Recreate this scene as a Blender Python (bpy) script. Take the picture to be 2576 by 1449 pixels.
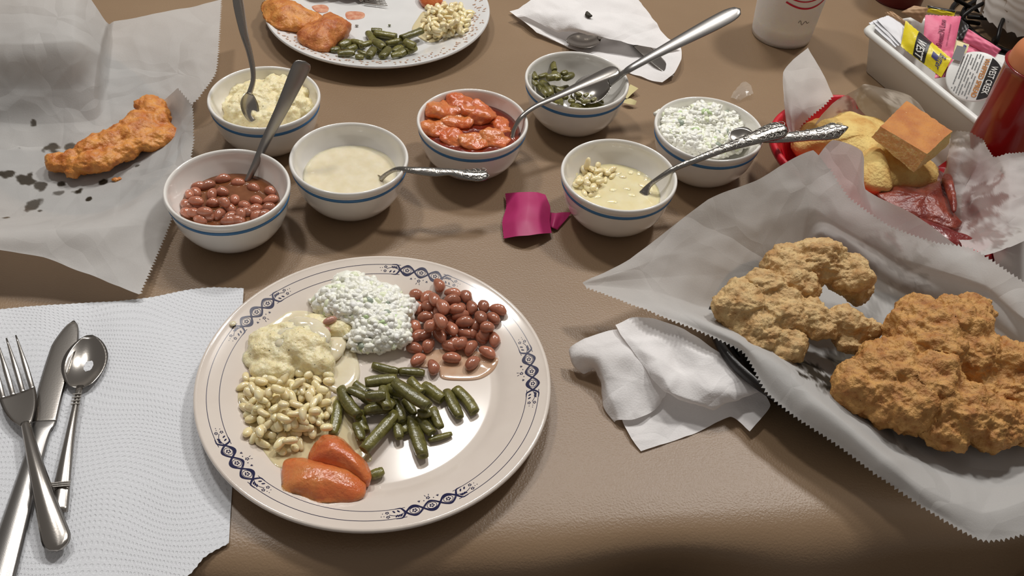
import bpy, bmesh, math, random
import numpy as np
from mathutils import Vector, Matrix, noise

for o in list(bpy.data.objects):
    bpy.data.objects.remove(o)
scn = bpy.context.scene
COL = scn.collection
rnd = random.Random(7)
pi = math.pi

# ------------------------------------------------------------------ camera
F_PX = 2428.88
PITCH = math.radians(44.9238)
ROLL = math.radians(5.087)
HC = 0.577
_c, _s = math.cos(PITCH), math.sin(PITCH)
FW = Vector((0, _c, -_s))
_up = Vector((0, _s, _c))
_r = Vector((1, 0, 0))
RT = math.cos(ROLL) * _r + math.sin(ROLL) * _up
UP = -math.sin(ROLL) * _r + math.cos(ROLL) * _up
cd = bpy.data.cameras.new('camera')
cam = bpy.data.objects.new('camera', cd)
COL.objects.link(cam)
cd.sensor_width = 36.0
cd.lens = F_PX / 2576.0 * 36.0
cd.clip_start = 0.01
cam.matrix_world = Matrix(((RT.x, UP.x, -FW.x, 0), (RT.y, UP.y, -FW.y, 0), (RT.z, UP.z, -FW.z, HC), (0, 0, 0, 1)))
scn.camera = cam

# ------------------------------------------------------------------ world, lamps, exposure
w = bpy.data.worlds.new('world')
scn.world = w
w.use_nodes = True
w.node_tree.nodes['Background'].inputs['Color'].default_value = (0.40, 0.37, 0.345, 1)
w.node_tree.nodes['Background'].inputs['Strength'].default_value = 0.46


def area(name, loc, target, sx, sy, power, col):
    l = bpy.data.lights.new(name, 'AREA')
    l.shape = 'RECTANGLE'
    l.size, l.size_y = sx, sy
    l.energy = power
    l.color = col
    o = bpy.data.objects.new(name, l)
    COL.objects.link(o)
    o.location = loc
    o.rotation_euler = (Vector(target) - Vector(loc)).to_track_quat('-Z', 'Y').to_euler()
    return o


area('ceiling_lamp', (-.80, 1.50, 2.2), (-.1, .6, 0), .20, .20, 15, (1.0, .975, .94))
area('ceiling_lamp', (-.12, 1.92, 2.2), (0, .6, 0), .34, .24, 16, (1.0, .975, .94))
area('ceiling_lamp', (0.82, 1.60, 1.95), (0, .7, 0), .20, .20, 19, (1.0, .975, .94))

vs = scn.view_settings
vs.view_transform = 'Standard'
vs.look = 'None'
vs.gamma = 1.0
vs.use_curve_mapping = False
vs.exposure = 0.08


# ------------------------------------------------------------------ helpers
def P(px, py, z=0.0):
    """point of the plane at height z seen at a photograph pixel"""
    d = (px - 1288) * RT - (py - 724.5) * UP + F_PX * FW
    k = (z - HC) / d.z
    return Vector((0, 0, HC)) + k * d


def lin(c):
    return tuple(((v / 255) / 12.92 if v / 255 <= .04045 else ((v / 255 + .055) / 1.055) ** 2.4) for v in c)


ORG = {}


def tag(o, label=None, cat=None, group=None, kind=None):
    if label: o['label'] = label
    if cat: o['category'] = cat
    if group: o['group'] = group
    if kind: o['kind'] = kind
    return o


def thing(name, label, cat, loc=(0, 0, 0), group=None):
    o = bpy.data.objects.new(name, None)
    o.empty_display_size = .01
    COL.objects.link(o)
    o.location = loc
    ORG[o.name] = Vector(loc)
    return tag(o, label, cat, group)


def mk(name, V, Fc, mat, parent=None, org=None, smooth=True, local=False, mats=None, midx=None):
    """one mesh object; V in world coordinates (or local ones with local=True)"""
    me = bpy.data.meshes.new(name)
    if parent is not None:
        og = ORG.get(parent.name, Vector((0, 0, 0)))
    elif org is not None:
        og = Vector(org)
    else:
        og = Vector((0, 0, 0))
    if local:
        vv = [tuple(v) for v in V]
    else:
        vv = [(v[0] - og.x, v[1] - og.y, v[2] - og.z) for v in V]
    me.from_pydata(vv, [], [tuple(f) for f in Fc])
    me.update()
    if mats:
        for m in mats: me.materials.append(m)
        if midx: me.polygons.foreach_set('material_index', midx)
    elif mat:
        me.materials.append(mat)
    if smooth:
        me.polygons.foreach_set('use_smooth', [True] * len(me.polygons))
    o = bpy.data.objects.new(name, me)
    COL.objects.link(o)
    if parent is not None:
        o.parent = parent
        ORG[o.name] = og
    else:
        if not local or org is not None: o.location = og
        ORG[o.name] = og
    return o


def vcol(o, name, vals):
    a = o.data.color_attributes.new(name, 'FLOAT_COLOR', 'POINT')
    buf = np.ones((len(o.data.vertices), 4), dtype=np.float32)
    vals = np.array(vals, dtype=np.float32)
    if vals.ndim == 1:
        buf[:, :3] = vals[:, None]
    else:
        buf[:, :3] = vals
    a.data.foreach_set('color', buf.ravel())


def copy_tree(o, parent=None):
    c = o.copy()
    COL.objects.link(c)
    c.parent = parent
    for ch in list(o.children):
        copy_tree(ch, c)
    return c


def lathe(prof, seg=64, ctr=(0, 0, 0), closed=False):
    V, Fc = [], []
    n = len(prof)
    for i in range(seg):
        a = 2 * pi * i / seg
        ca, sa = math.cos(a), math.sin(a)
        for (r, z) in prof:
            V.append((ctr[0] + r * ca, ctr[1] + r * sa, ctr[2] + z))
    for i in range(seg):
        j = (i + 1) % seg
        for k in range(n if closed else n - 1):
            k2 = (k + 1) % n
            Fc.append((i * n + k, j * n + k, j * n + k2, i * n + k2))
    return V, Fc


def smooth_prof(pts, n=4):
    out = []
    m = len(pts)
    for i in range(m - 1):
        p0, p1, p2, p3 = pts[max(i - 1, 0)], pts[i], pts[i + 1], pts[min(i + 2, m - 1)]
        for k in range(n):
            t = k / n
            out.append(tuple(cr(p0[a], p1[a], p2[a], p3[a], t) for a in range(len(p1))))
    out.append(tuple(pts[-1]))
    return out


def cr(a, b, c, d, t, bl=1.0):
    s = 0.5 * ((2 * b) + (-a + c) * t + (2 * a - 5 * b + 4 * c - d) * t * t + (-a + 3 * b - 3 * c + d) * t ** 3)
    return s if bl == 1.0 else bl * s + (1 - bl) * (b + (c - b) * t)


def tube(path, radii, seg=8, flat=1.0, cap=True):
    path = [Vector(p) for p in path]
    if not hasattr(radii, '__len__'): radii = [radii] * len(path)
    V, Fc = [], []
    up = Vector((0, 0, 1))
    for i, p in enumerate(path):
        t = (path[min(i + 1, len(path) - 1)] - path[max(i - 1, 0)]).normalized()
        a = t.cross(up)
        if a.length < 1e-4: a = Vector((1, 0, 0))
        a.normalize()
        b = a.cross(t)
        for k in range(seg):
            g = 2 * pi * k / seg
            V.append(p + (a * math.cos(g) + b * math.sin(g) * flat) * radii[i])
    for i in range(len(path) - 1):
        for k in range(seg):
            k2 = (k + 1) % seg
            Fc.append((i * seg + k, i * seg + k2, (i + 1) * seg + k2, (i + 1) * seg + k))
    if cap:
        Fc.append(tuple(range(seg))[::-1])
        Fc.append(tuple((len(path) - 1) * seg + k for k in range(seg)))
    return V, Fc


class Acc:
    """collects several pieces into one mesh"""

    def __init__(s): s.V, s.F, s.I = [], [], []

    def add(s, VF, idx=0):
        n = len(s.V)
        s.V += [tuple(v) for v in VF[0]]
        s.F += [tuple(i + n for i in f) for f in VF[1]]
        s.I += [idx] * len(VF[1])
        return s


def box(x0, y0, z0, x1, y1, z1):
    V = [(x, y, z) for x in (x0, x1) for y in (y0, y1) for z in (z0, z1)]
    return V, [(0, 1, 3, 2), (4, 6, 7, 5), (0, 4, 5, 1), (2, 3, 7, 6), (0, 2, 6, 4), (1, 5, 7, 3)]


def sphere(c, r, nu=12, nv=8):
    """ellipsoid; r = (rx, ry, rz)"""
    V = [(c[0], c[1], c[2] + r[2])]
    for j in range(1, nv):
        a = pi * j / nv
        for i in range(nu):
            b = 2 * pi * i / nu
            V.append((c[0] + r[0] * math.sin(a) * math.cos(b), c[1] + r[1] * math.sin(a) * math.sin(b), c[2] + r[2] * math.cos(a)))
    V.append((c[0], c[1], c[2] - r[2]))
    Fc = [(0, 1 + i, 1 + (i + 1) % nu) for i in range(nu)]
    for j in range(nv - 2):
        for i in range(nu):
            a, b = 1 + j * nu + i, 1 + j * nu + (i + 1) % nu
            Fc.append((a, a + nu, b + nu, b))
    L = 1 + (nv - 2) * nu
    Fc += [(L + (i + 1) % nu, L + i, len(V) - 1) for i in range(nu)]
    return V, Fc


def fbm(p, s, o=4):
    return noise.fractal(Vector(p) * s, 1.0, 2.0, o)


# ------------------------------------------------------------------ materials
def nmat(name):
    m = bpy.data.materials.new(name)
    m.use_nodes = True
    nt = m.node_tree
    return m, nt, nt.nodes['Principled BSDF']


def M(name, col, rough=.5, metal=0., spec=.5, col2=None, ns=300, det=5, ramp=(.35, .65), bump=0., bs=600, bdet=4,
      sss=0., sr=(.003, .002, .001), coat=0., crough=.08, speck=None, spk=(.0, .3), spks=900, attr=None, trans=0., alpha=1., rv=0.):
    """principled material; col/col2 are 0-255 sRGB mixed by noise, bump in metres"""
    m, nt, b = nmat(name)
    N, L = nt.nodes, nt.links
    tc = N.new('ShaderNodeTexCoord')
    b.inputs['Roughness'].default_value = rough
    b.inputs['Metallic'].default_value = metal
    b.inputs['Specular IOR Level'].default_value = spec
    b.inputs['Coat Weight'].default_value = coat
    b.inputs['Coat Roughness'].default_value = crough
    b.inputs['Transmission Weight'].default_value = trans
    b.inputs['Alpha'].default_value = alpha
    if sss:
        b.inputs['Subsurface Weight'].default_value = sss
        b.inputs['Subsurface Radius'].default_value = sr
        b.inputs['Subsurface Scale'].default_value = 1.0
    c1 = lin(col) + (1,)
    src = None
    if col2:
        nz = N.new('ShaderNodeTexNoise')
        nz.inputs['Scale'].default_value = ns
        nz.inputs['Detail'].default_value = det
        L.new(tc.outputs['Object'], nz.inputs['Vector'])
        rp = N.new('ShaderNodeValToRGB')
        rp.color_ramp.elements[0].position, rp.color_ramp.elements[1].position = ramp
        rp.color_ramp.elements[0].color = c1
        rp.color_ramp.elements[1].color = lin(col2) + (1,)
        L.new(nz.outputs['Fac'], rp.inputs['Fac'])
        src = rp.outputs['Color']
    if rv:
        oi = N.new('ShaderNodeObjectInfo')
        hs = N.new('ShaderNodeHueSaturation')
        mr = N.new('ShaderNodeMapRange')
        mr.inputs['To Min'].default_value = 1 - rv
        mr.inputs['To Max'].default_value = 1 + rv
        L.new(oi.outputs['Random'], mr.inputs['Value'])
        L.new(mr.outputs['Result'], hs.inputs['Value'])
        if src: L.new(src, hs.inputs['Color'])
        else: hs.inputs['Color'].default_value = c1
        src = hs.outputs['Color']
    if speck:
        vo = N.new('ShaderNodeTexNoise')
        vo.inputs['Scale'].default_value = spks
        vo.inputs['Detail'].default_value = 2
        L.new(tc.outputs['Object'], vo.inputs['Vector'])
        r2 = N.new('ShaderNodeValToRGB')
        r2.color_ramp.elements[0].position, r2.color_ramp.elements[1].position = spk
        r2.color_ramp.elements[0].color = (1, 1, 1, 1)
        r2.color_ramp.elements[1].color = (0, 0, 0, 1)
        L.new(vo.outputs['Fac'], r2.inputs['Fac'])
        mx = N.new('ShaderNodeMix')
        mx.data_type = 'RGBA'
        L.new(r2.outputs['Color'], mx.inputs['Factor'])
        if src: L.new(src, mx.inputs['A'])
        else: mx.inputs['A'].default_value = c1
        mx.inputs['B'].default_value = lin(speck) + (1,)
        src = mx.outputs['Result']
    if attr:
        at = N.new('ShaderNodeAttribute')
        at.attribute_name = attr
        mx = N.new('ShaderNodeMix')
        mx.data_type = 'RGBA'
        mx.blend_type = 'MULTIPLY'
        mx.inputs['Factor'].default_value = 1
        if src: L.new(src, mx.inputs['A'])
        else: mx.inputs['A'].default_value = c1
        L.new(at.outputs['Color'], mx.inputs['B'])
        src = mx.outputs['Result']
    if src: L.new(src, b.inputs['Base Color'])
    else: b.inputs['Base Color'].default_value = c1
    if bump:
        nb = N.new('ShaderNodeTexNoise')
        nb.inputs['Scale'].default_value = bs
        nb.inputs['Detail'].default_value = bdet
        L.new(tc.outputs['Object'], nb.inputs['Vector'])
        bp = N.new('ShaderNodeBump')
        bp.inputs['Distance'].default_value = bump
        L.new(nb.outputs['Fac'], bp.inputs['Height'])
        L.new(bp.outputs['Normal'], b.inputs['Normal'])
        if coat: L.new(bp.outputs['Normal'], b.inputs['Coat Normal'])
    return m


def paper_mat(name, col, thru=.45, rough=.55, grain=.00008, gs=900, tint=(120, 105, 85), crease=.0012):
    """thin wrapping paper: diffuse plus translucent, going see-through where grease soaks it or shade is painted in"""
    m, nt, b = nmat(name)
    N, L = nt.nodes, nt.links
    out = nt.nodes['Material Output']
    tc = N.new('ShaderNodeTexCoord')
    nz = N.new('ShaderNodeTexNoise')
    nz.inputs['Scale'].default_value = gs
    nz.inputs['Detail'].default_value = 3
    L.new(tc.outputs['Object'], nz.inputs['Vector'])
    vo = N.new('ShaderNodeTexVoronoi')
    vo.feature = 'DISTANCE_TO_EDGE'
    vo.inputs['Scale'].default_value = 11
    wz = N.new('ShaderNodeTexNoise')
    wz.inputs['Scale'].default_value = 12
    ad = N.new('ShaderNodeMix')
    ad.data_type = 'RGBA'
    ad.inputs['Factor'].default_value = .06
    L.new(tc.outputs['Object'], wz.inputs['Vector'])
    L.new(tc.outputs['Object'], ad.inputs['A'])
    L.new(wz.outputs['Color'], ad.inputs['B'])
    L.new(ad.outputs['Result'], vo.inputs['Vector'])
    mr = N.new('ShaderNodeMapRange')
    mr.inputs['From Max'].default_value = .12
    L.new(vo.outputs['Distance'], mr.inputs['Value'])
    bp = N.new('ShaderNodeBump')
    bp.inputs['Distance'].default_value = crease
    L.new(mr.outputs['Result'], bp.inputs['Height'])
    b2 = N.new('ShaderNodeBump')
    b2.inputs['Distance'].default_value = grain
    L.new(nz.outputs['Fac'], b2.inputs['Height'])
    L.new(bp.outputs['Normal'], b2.inputs['Normal'])
    rp = N.new('ShaderNodeValToRGB')
    rp.color_ramp.elements[0].color = tuple(v * .93 for v in lin(col)) + (1,)
    rp.color_ramp.elements[1].color = lin(col) + (1,)
    L.new(nz.outputs['Fac'], rp.inputs['Fac'])
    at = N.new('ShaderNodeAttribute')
    at.attribute_name = 'grease'  # soaked spots, plus the shade painted on the chicken paper
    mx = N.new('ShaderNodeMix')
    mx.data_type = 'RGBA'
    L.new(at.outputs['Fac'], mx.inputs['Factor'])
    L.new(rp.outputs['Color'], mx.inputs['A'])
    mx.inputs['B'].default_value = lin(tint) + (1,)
    L.new(mx.outputs['Result'], b.inputs['Base Color'])
    b.inputs['Roughness'].default_value = rough
    b.inputs['Specular IOR Level'].default_value = .25
    L.new(b2.outputs['Normal'], b.inputs['Normal'])
    tr = N.new('ShaderNodeBsdfTranslucent')
    L.new(mx.outputs['Result'], tr.inputs['Color'])
    L.new(b2.outputs['Normal'], tr.inputs['Normal'])
    ms = N.new('ShaderNodeMixShader')
    ms.inputs[0].default_value = thru
    L.new(b.outputs[0], ms.inputs[1])
    L.new(tr.outputs[0], ms.inputs[2])
    tp = N.new('ShaderNodeBsdfTransparent')
    tp.inputs['Color'].default_value = (.85, .8, .7, 1)
    m2 = N.new('ShaderNodeMixShader')
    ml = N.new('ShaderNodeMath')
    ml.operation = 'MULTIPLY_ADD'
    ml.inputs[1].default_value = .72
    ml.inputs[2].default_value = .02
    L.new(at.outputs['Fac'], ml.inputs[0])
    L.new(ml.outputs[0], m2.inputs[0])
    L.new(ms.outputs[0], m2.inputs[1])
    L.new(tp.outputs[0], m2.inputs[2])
    L.new(m2.outputs[0], out.inputs['Surface'])
    return m


CER = M('bowl_glaze', (240, 237, 231), rough=.12, coat=.5, col2=(236, 232, 226), ns=40)
CER2 = M('plate_glaze', (226, 215, 204), rough=.12, coat=.5, col2=(221, 209, 198), ns=30)
CER3 = M('back_plate_glaze', (225, 224, 222), rough=.15, coat=.4, col2=(219, 218, 216), ns=30)
BLUE = M('blue_glaze', (52, 116, 168), rough=.15, coat=.4)
NAVY = M('navy_print', (24, 25, 66), rough=.2, coat=.4)
NAVY2 = M('pale_navy_print', (128, 128, 158), rough=.2, coat=.4)
BEIGE = M('tan_print', (180, 140, 115), rough=.25, col2=(200, 170, 150), ns=200)
STEEL = M('steel', (165, 160, 154), rough=.22, metal=1, bump=.00002, bs=800)
STEELB = M('brushed_steel', (150, 147, 144), rough=.33, metal=1, bump=.00003, bs=1500)
SILVER = M('ornate_silver', (150, 146, 140), rough=.25, metal=1, bump=.0004, bs=420, bdet=3)
BLACKP = M('black_plastic', (22, 18, 16), rough=.35, bump=.0001, bs=500)
REDP = M('red_plastic', (196, 22, 40), rough=.38, bump=.00006, bs=300)
WHITEP = M('white_plastic', (226, 226, 222), rough=.35, bump=.00004, bs=400)
DELI = paper_mat('deli_paper', (230, 228, 225))
NAPK = paper_mat('napkin_paper', (253, 250, 249), thru=.2, rough=.9, grain=.00025, gs=700, crease=.0012)

# ------------------------------------------------------------------ table, cloth, floor
E0, E1 = P(700, 1447, 0), P(2330, 1342, 0)
ex = (E1 - E0).normalized()
ey = Vector((-ex.y, ex.x, 0))
TC = (E0 + E1) / 2


def cloth_mat():
    m, nt, b = nmat('brown_vinyl')
    N, L = nt.nodes, nt.links
    tc = N.new('ShaderNodeTexCoord')
    n1 = N.new('ShaderNodeTexNoise')
    n1.inputs['Scale'].default_value = 5
    n1.inputs['Detail'].default_value = 6
    L.new(tc.outputs['Object'], n1.inputs['Vector'])
    rp = N.new('ShaderNodeValToRGB')
    rp.color_ramp.elements[0].position, rp.color_ramp.elements[1].position = .3, .7
    rp.color_ramp.elements[0].color = lin((134, 109, 83)) + (1,)
    rp.color_ramp.elements[1].color = lin((146, 121, 94)) + (1,)
    L.new(n1.outputs['Fac'], rp.inputs['Fac'])
    L.new(rp.outputs['Color'], b.inputs['Base Color'])
    b.inputs['Roughness'].default_value = .36
    b.inputs['Specular IOR Level'].default_value = .5
    n2 = N.new('ShaderNodeTexNoise')
    n2.inputs['Scale'].default_value = 650
    n2.inputs['Detail'].default_value = 4
    L.new(tc.outputs['Object'], n2.inputs['Vector'])
    n3 = N.new('ShaderNodeTexNoise')
    n3.inputs['Scale'].default_value = 9
    L.new(tc.outputs['Object'], n3.inputs['Vector'])
    b1 = N.new('ShaderNodeBump')
    b1.inputs['Distance'].default_value = .00026
    L.new(n2.outputs['Fac'], b1.inputs['Height'])
    b2 = N.new('ShaderNodeBump')
    b2.inputs['Distance'].default_value = .0012
    L.new(n3.outputs['Fac'], b2.inputs['Height'])
    L.new(b2.outputs['Normal'], b1.inputs['Normal'])
    L.new(b1.outputs['Normal'], b.inputs['Normal'])
    return m


VINYL = cloth_mat()
prof = [(1.35, -.22), (1.352, -.1), (1.35, -.03), (1.343, -.008), (1.33, 0)]
prof += [(y, 0) for y in (1.2, 1.0, .8, .6, .4, .2, .1, .05)]
prof += [(.03, -.0004), (.018, -.002), (.008, -.006), (.001, -.013), (-.003, -.024), (-.005, -.045), (-.008, -.09), (-.012, -.15), (-.016, -.24)]
V, Fc = [], []
NX = 120
for i in range(NX + 1):
    u = -1.0 + 2.0 * i / NX
    for (v, z) in prof:
        hang = max(0, -z)
        wv = hang * (.22 * math.sin(u * 19 + 1.3) + .14 * math.sin(u * 37)) if v < .5 else 0
        sag = 0.0
        p = TC + ex * u + ey * (v + wv - .0)
        V.append((p.x, p.y, z + sag))
n = len(prof)
for i in range(NX):
    for k in range(n - 1):
        Fc.append((i * n + k, i * n + k + 1, (i + 1) * n + k + 1, (i + 1) * n + k))
cloth = mk('tablecloth', V, Fc, VINYL, org=(TC.x, TC.y + .6, 0))
tag(cloth, 'brown textured vinyl tablecloth covering the whole table and hanging over its near edge', 'tablecloth')

WOOD = M('dark_wood', (58, 38, 26), rough=.5, col2=(78, 52, 36), ns=30, bump=.0003, bs=80)
tb = thing('dining_table', 'dark wooden dining table hidden under the brown vinyl tablecloth', 'table', (TC.x, TC.y + .65, -.75))


def rotbox(u0, v0, z0, u1, v1, z1):
    V, Fc = box(u0, v0, z0, u1, v1, z1)
    return [tuple(TC + ex * a + ey * b + Vector((0, 0, c))) for a, b, c in V], Fc


V, Fc = rotbox(-.96, .02, -.035, .96, 1.32, -.004)
mk('tabletop', V, Fc, WOOD, tb, smooth=False)
for a in (-.85, .85):
    for b in (.12, 1.22):
        V, Fc = rotbox(a - .03, b - .03, -.75, a + .03, b + .03, -.035)
        mk('leg', V, Fc, WOOD, tb, smooth=False)
CARPET = M('carpet', (46, 34, 28), rough=.95, col2=(60, 44, 36), ns=120, bump=.004, bs=200)
V, Fc = box(-3, -2.5, -.78, 3, 4, -.75)
tag(mk('floor', V, Fc, CARPET, smooth=False), kind='structure')

# ------------------------------------------------------------------ the near plate
PC = Vector((-.0949, .4546, 0))
PPROF = [(.0, .0035), (.062, .0035), (.064, .0005), (.067, 0), (.070, .0005), (.073, .003), (.092, .0052), (.104, .0085), (.118, .0125), (.1275, .0150),
         (.1298, .0163), (.1305, .0178), (.1298, .0192), (.1282, .0196), (.1262, .0188), (.1180, .0166), (.1080, .0138), (.1000, .0112), (.0950, .0088),
         (.0915, .0070), (.0875, .0062), (.0800, .0060), (.04, .0060), (0, .0060)]


def plate_z(r):
    top = PPROF[13:]
    for (r1, z1), (r2, z2) in zip(top, top[1:]):
        if r2 <= r <= r1:
            return z1 + (z2 - z1) * (r1 - r) / (r1 - r2)
    return .006


def ring(ctr, r0, r1, zf, seg, a0=0, a1=2 * pi, eps=.00012):
    V, Fc = [], []
    for i in range(seg + 1):
        a = a0 + (a1 - a0) * i / seg
        for r in (r0, r1):
            V.append((ctr[0] + r * math.cos(a), ctr[1] + r * math.sin(a), ctr[2] + zf(r) + eps))
    for i in range(seg):
        Fc.append((2 * i, 2 * i + 1, 2 * i + 3, 2 * i + 2))
    return V, Fc


plate = thing('dinner_plate', 'round off-white dinner plate with five navy braided flower motifs, holding the full meal in front', 'plate', PC)
V, Fc = lathe(smooth_prof(PPROF, 3), 128, PC)
mk('plate_body', V, Fc, CER2, plate)
# printed rim
motif_ang = []
for (mx_, my_) in ((1062, 686), (1336, 938), (1082, 1264), (592, 1172), (648, 790)):
    p = P(mx_, my_, .0145)
    motif_ang.append(math.atan2(p.y - PC.y, p.x - PC.x))
RM = .1171
for r in (.1127, .1214):
    acc = Acc()
    for k in range(5):
        a0 = motif_ang[k]
        nxt = sorted(((a0 - m) % (2 * pi)) for m in motif_ang if m != a0)[0]
        acc.add(ring(PC, r - .00022, r + .00022, plate_z, 40, a0 - 0.0178 / RM, a0 - nxt + 0.0178 / RM))
    mk('rim_line', acc.V, acc.F, NAVY, plate, smooth=False)


def motif(ang):
    def S(s, v, e=.00014):
        s, v = s * 1.14, v * 1.08
        r = RM + v
        a = ang + s / RM
        return (PC.x + r * math.cos(a), PC.y + r * math.sin(a), plate_z(r) + e)

    A, B = Acc(), Acc()

    def strip(pts, ws, acc, e=.00014):
        V, Fc = [], []
        for i, (s, v) in enumerate(pts):
            s2, v2 = pts[min(i + 1, len(pts) - 1)]
            s1, v1 = pts[max(i - 1, 0)]
            d = math.hypot(s2 - s1, v2 - v1) or 1
            nx, ny = -(v2 - v1) / d, (s2 - s1) / d
            w_ = ws[i] if hasattr(ws, '__len__') else ws
            V += [S(s + nx * w_ / 2, v + ny * w_ / 2, e), S(s - nx * w_ / 2, v - ny * w_ / 2, e)]
        Fc = [(2 * i, 2 * i + 1, 2 * i + 3, 2 * i + 2) for i in range(len(pts) - 1)]
        acc.add((V, Fc))

    def blob(s, v, a, b_, rot, acc, e=.00016):
        V = [S(s, v, e)]
        for k in range(8):
            g = k * pi / 4
            x, y = a * math.cos(g), b_ * math.sin(g)
            V.append(S(s + x * math.cos(rot) - y * math.sin(rot), v + x * math.sin(rot) + y * math.cos(rot), e))
        acc.add((V, [(0, 1 + k, 1 + (k + 1) % 8) for k in range(8)]))

    def flower(s, v, r):
        for k in range(5):
            g = k * 2 * pi / 5 + .3
            blob(s + r * math.cos(g), v + r * math.sin(g), r * .55, r * .5, 0, A)
        blob(s, v, r * .25, r * .25, 0, B, .00018)

    H = .0105
    for sg in (1, -1):
        pts = [(-.0158 + .0316 * i / 48, sg * .0039 * math.cos(pi * (-.0158 + .0316 * i / 48) / H)) for i in range(49)]
        if sg > 0:
            strip(pts, [.0006 + .0015 * abs(math.cos(pi * p[0] / H)) for p in pts], A)
        else:
            strip(pts, [.0005 + .0013 * abs(math.cos(pi * p[0] / H)) ** 3 for p in pts], A)
            pass
        for dv in (-.0008, .0008):
            strip([(s, v + dv * (1 - .3 * abs(v) / .0039)) for s, v in pts], .0003, A)
    for cs in (-H, 0, H):
        flower(cs, 0, .0011)
        for sg in (1, -1):
            pts = [(cs + .0029 * math.cos(g), sg * .0026 * math.sin(g)) for g in [pi * i / 10 for i in range(11)]]
            strip(pts, .00036, A)
    for d in (-1, 1):
        # end capsule with leaves
        for sg in (-1, 1):
            pts = [(d * (.0158 + .006 * i / 10), sg * (.0000 + .0042 * math.sin(pi / 2 * min(1, i / 5)))) for i in range(11)]
            strip(pts, [.0014 * (1 - i / 14) for i in range(11)], A)
        strip([(d * (.0165 + .009 * t), .0016 * math.sin(t * 3)) for t in [i / 8 for i in range(9)]], .0004, A)
        for t, sd in ((.15, 1), (.3, -1), (.45, 1), (.6, -1), (.3, 1)):
            blob(d * (.0172 + .009 * t), sd * .0019, .0012, .00055, d * sd * .9, A)
        flower(d * .0262, .0019, .0008)
        flower(d * .0266, -.0016, .0008)
        for q in range(3):
            blob(d * (.0285 + .0008 * q), (-1) ** q * .0012, .0003, .0003, 0, A)
        # sprigs hanging inwards
        for q in (-.6, 0, .6):
            strip([(d * .0062, -.0056), (d * .0062 + .0014 * math.sin(q), -.0056 - .0016 * math.cos(q))], .0004, A)
        blob(d * .0032, -.0057, .0004, .0004, 0, A)
    flower(0, -.0071, .0009)
    for q in (-.5, .5):
        strip([(q * .002, -.0088), (q * .003, -.0102)], .0004, A)
    m = mk('rim_motif', A.V, A.F, NAVY, plate, smooth=False)


for a in motif_ang:
    motif(a)
# drop of gravy on the rim
p = P(586, 815, .019)
V, Fc = sphere((p.x, p.y, .0195), (.0026, .0026, .0012), 14, 8)
GRAVY = M('cream_gravy', (224, 212, 180), rough=.12, col2=(232, 222, 196), ns=90, sss=.5, sr=(.004, .003, .0015), coat=.4, bump=.0003, bs=60)
tag(mk('gravy_drop', V, Fc, GRAVY, org=p), 'single round drop of pale gravy on the upper left rim of the near plate', 'food')

# ------------------------------------------------------------------ bowls
BW = {1: (-.2474, .7530), 2: (-.2457, .6190), 3: (-.1529, .6732), 4: (-.0504, .7448), 5: (.0460, .8294), 6: (.1726, .7662), 7: (.0857, .6836)}
BOUT = [(0, .0015), (.022, .0015), (.0245, .0003), (.0275, .0), (.0292, .0008), (.0335, .0040), (.0398, .0105), (.0452, .0195), (.0482, .0290),
        (.0500, .0385), (.0509, .0435), (.0518, .0458), (.0521, .0480), (.0516, .0497), (.0505, .0503), (.0494, .0497)]


def rin(z):
    u = max(0., min(1., (.049 - z) / .0435))
    return .0488 * (1 - u ** 1.7) ** .6


BIN = [(rin(z), z) for z in (.0485, .046, .042, .038, .034, .030, .026, .022, .018, .014, .011, .0085, .0065, .0058)] + [(0, .0055)]
BLAB = {1: 'white bowl with a blue stripe at back left holding mashed potatoes',
        2: 'white bowl with a blue stripe nearest the left holding pinto beans',
        3: 'white bowl with a blue stripe full of pale cream gravy',
        4: 'white bowl with a blue stripe holding orange stewed apples',
        5: 'white bowl with a blue stripe farthest back holding green beans',
        6: 'white bowl with a blue stripe filled with coleslaw',
        7: 'white bowl with a blue stripe holding white corn in milky broth'}
b0 = None
for k in range(1, 8):
    c = Vector((BW[k][0], BW[k][1], 0))
    if b0 is None:
        b0 = thing('side_bowl', BLAB[k], 'bowl', c, 'white side dish bowls with blue stripes')
        V, Fc = lathe(smooth_prof(BOUT, 3)[:-1] + BIN, 80, c)
        mk('bowl_body', V, Fc, CER, b0)
        V, Fc = lathe([(.0495, .0382), (.05058, .0395), (.05112, .0425), (.0505, .0425)], 80, c)
        mk('blue_stripe', V, Fc, BLUE, b0)
        bowls = {1: b0}
    else:
        b = copy_tree(b0)
        b.location = c
        b['label'] = BLAB[k]
        bowls[k] = b

# ------------------------------------------------------------------ food helpers
PINTO = M('pinto_skin', (160, 98, 74), rough=.22, col2=(184, 120, 94), ns=160, sss=.25, sr=(.003, .001, .0006), coat=.5, rv=.22)
POD = M('green_bean_skin', (94, 90, 40), rough=.3, col2=(122, 116, 60), ns=260, sss=.2, sr=(.002, .002, .0006), coat=.4, bump=.0003, bs=500, rv=.25)
PODIN = M('green_bean_flesh', (120, 118, 62), rough=.4, sss=.2)
CORN = M('corn_kernel_skin', (240, 220, 166), rough=.22, col2=(246, 232, 196), ns=180, sss=.45, sr=(.004, .003, .0015), coat=.4, rv=.12)
BROTH = M('bean_broth', (112, 66, 38), rough=.06, col2=(136, 86, 54), ns=70, sss=.3, sr=(.003, .0015, .001), coat=.6, bump=.0003, bs=50)
MILK = M('corn_broth', (226, 212, 164), rough=.08, col2=(234, 224, 186), ns=60, sss=.4, sr=(.004, .003, .001), coat=.6, bump=.0003, bs=60)
MASH = M('mashed_potato', (238, 222, 172), rough=.38, col2=(244, 234, 196), ns=120, sss=.5, sr=(.005, .004, .002), coat=.15, bump=.0016, bs=260, speck=(96, 88, 50), spk=(.26, .30), spks=420)
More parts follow.
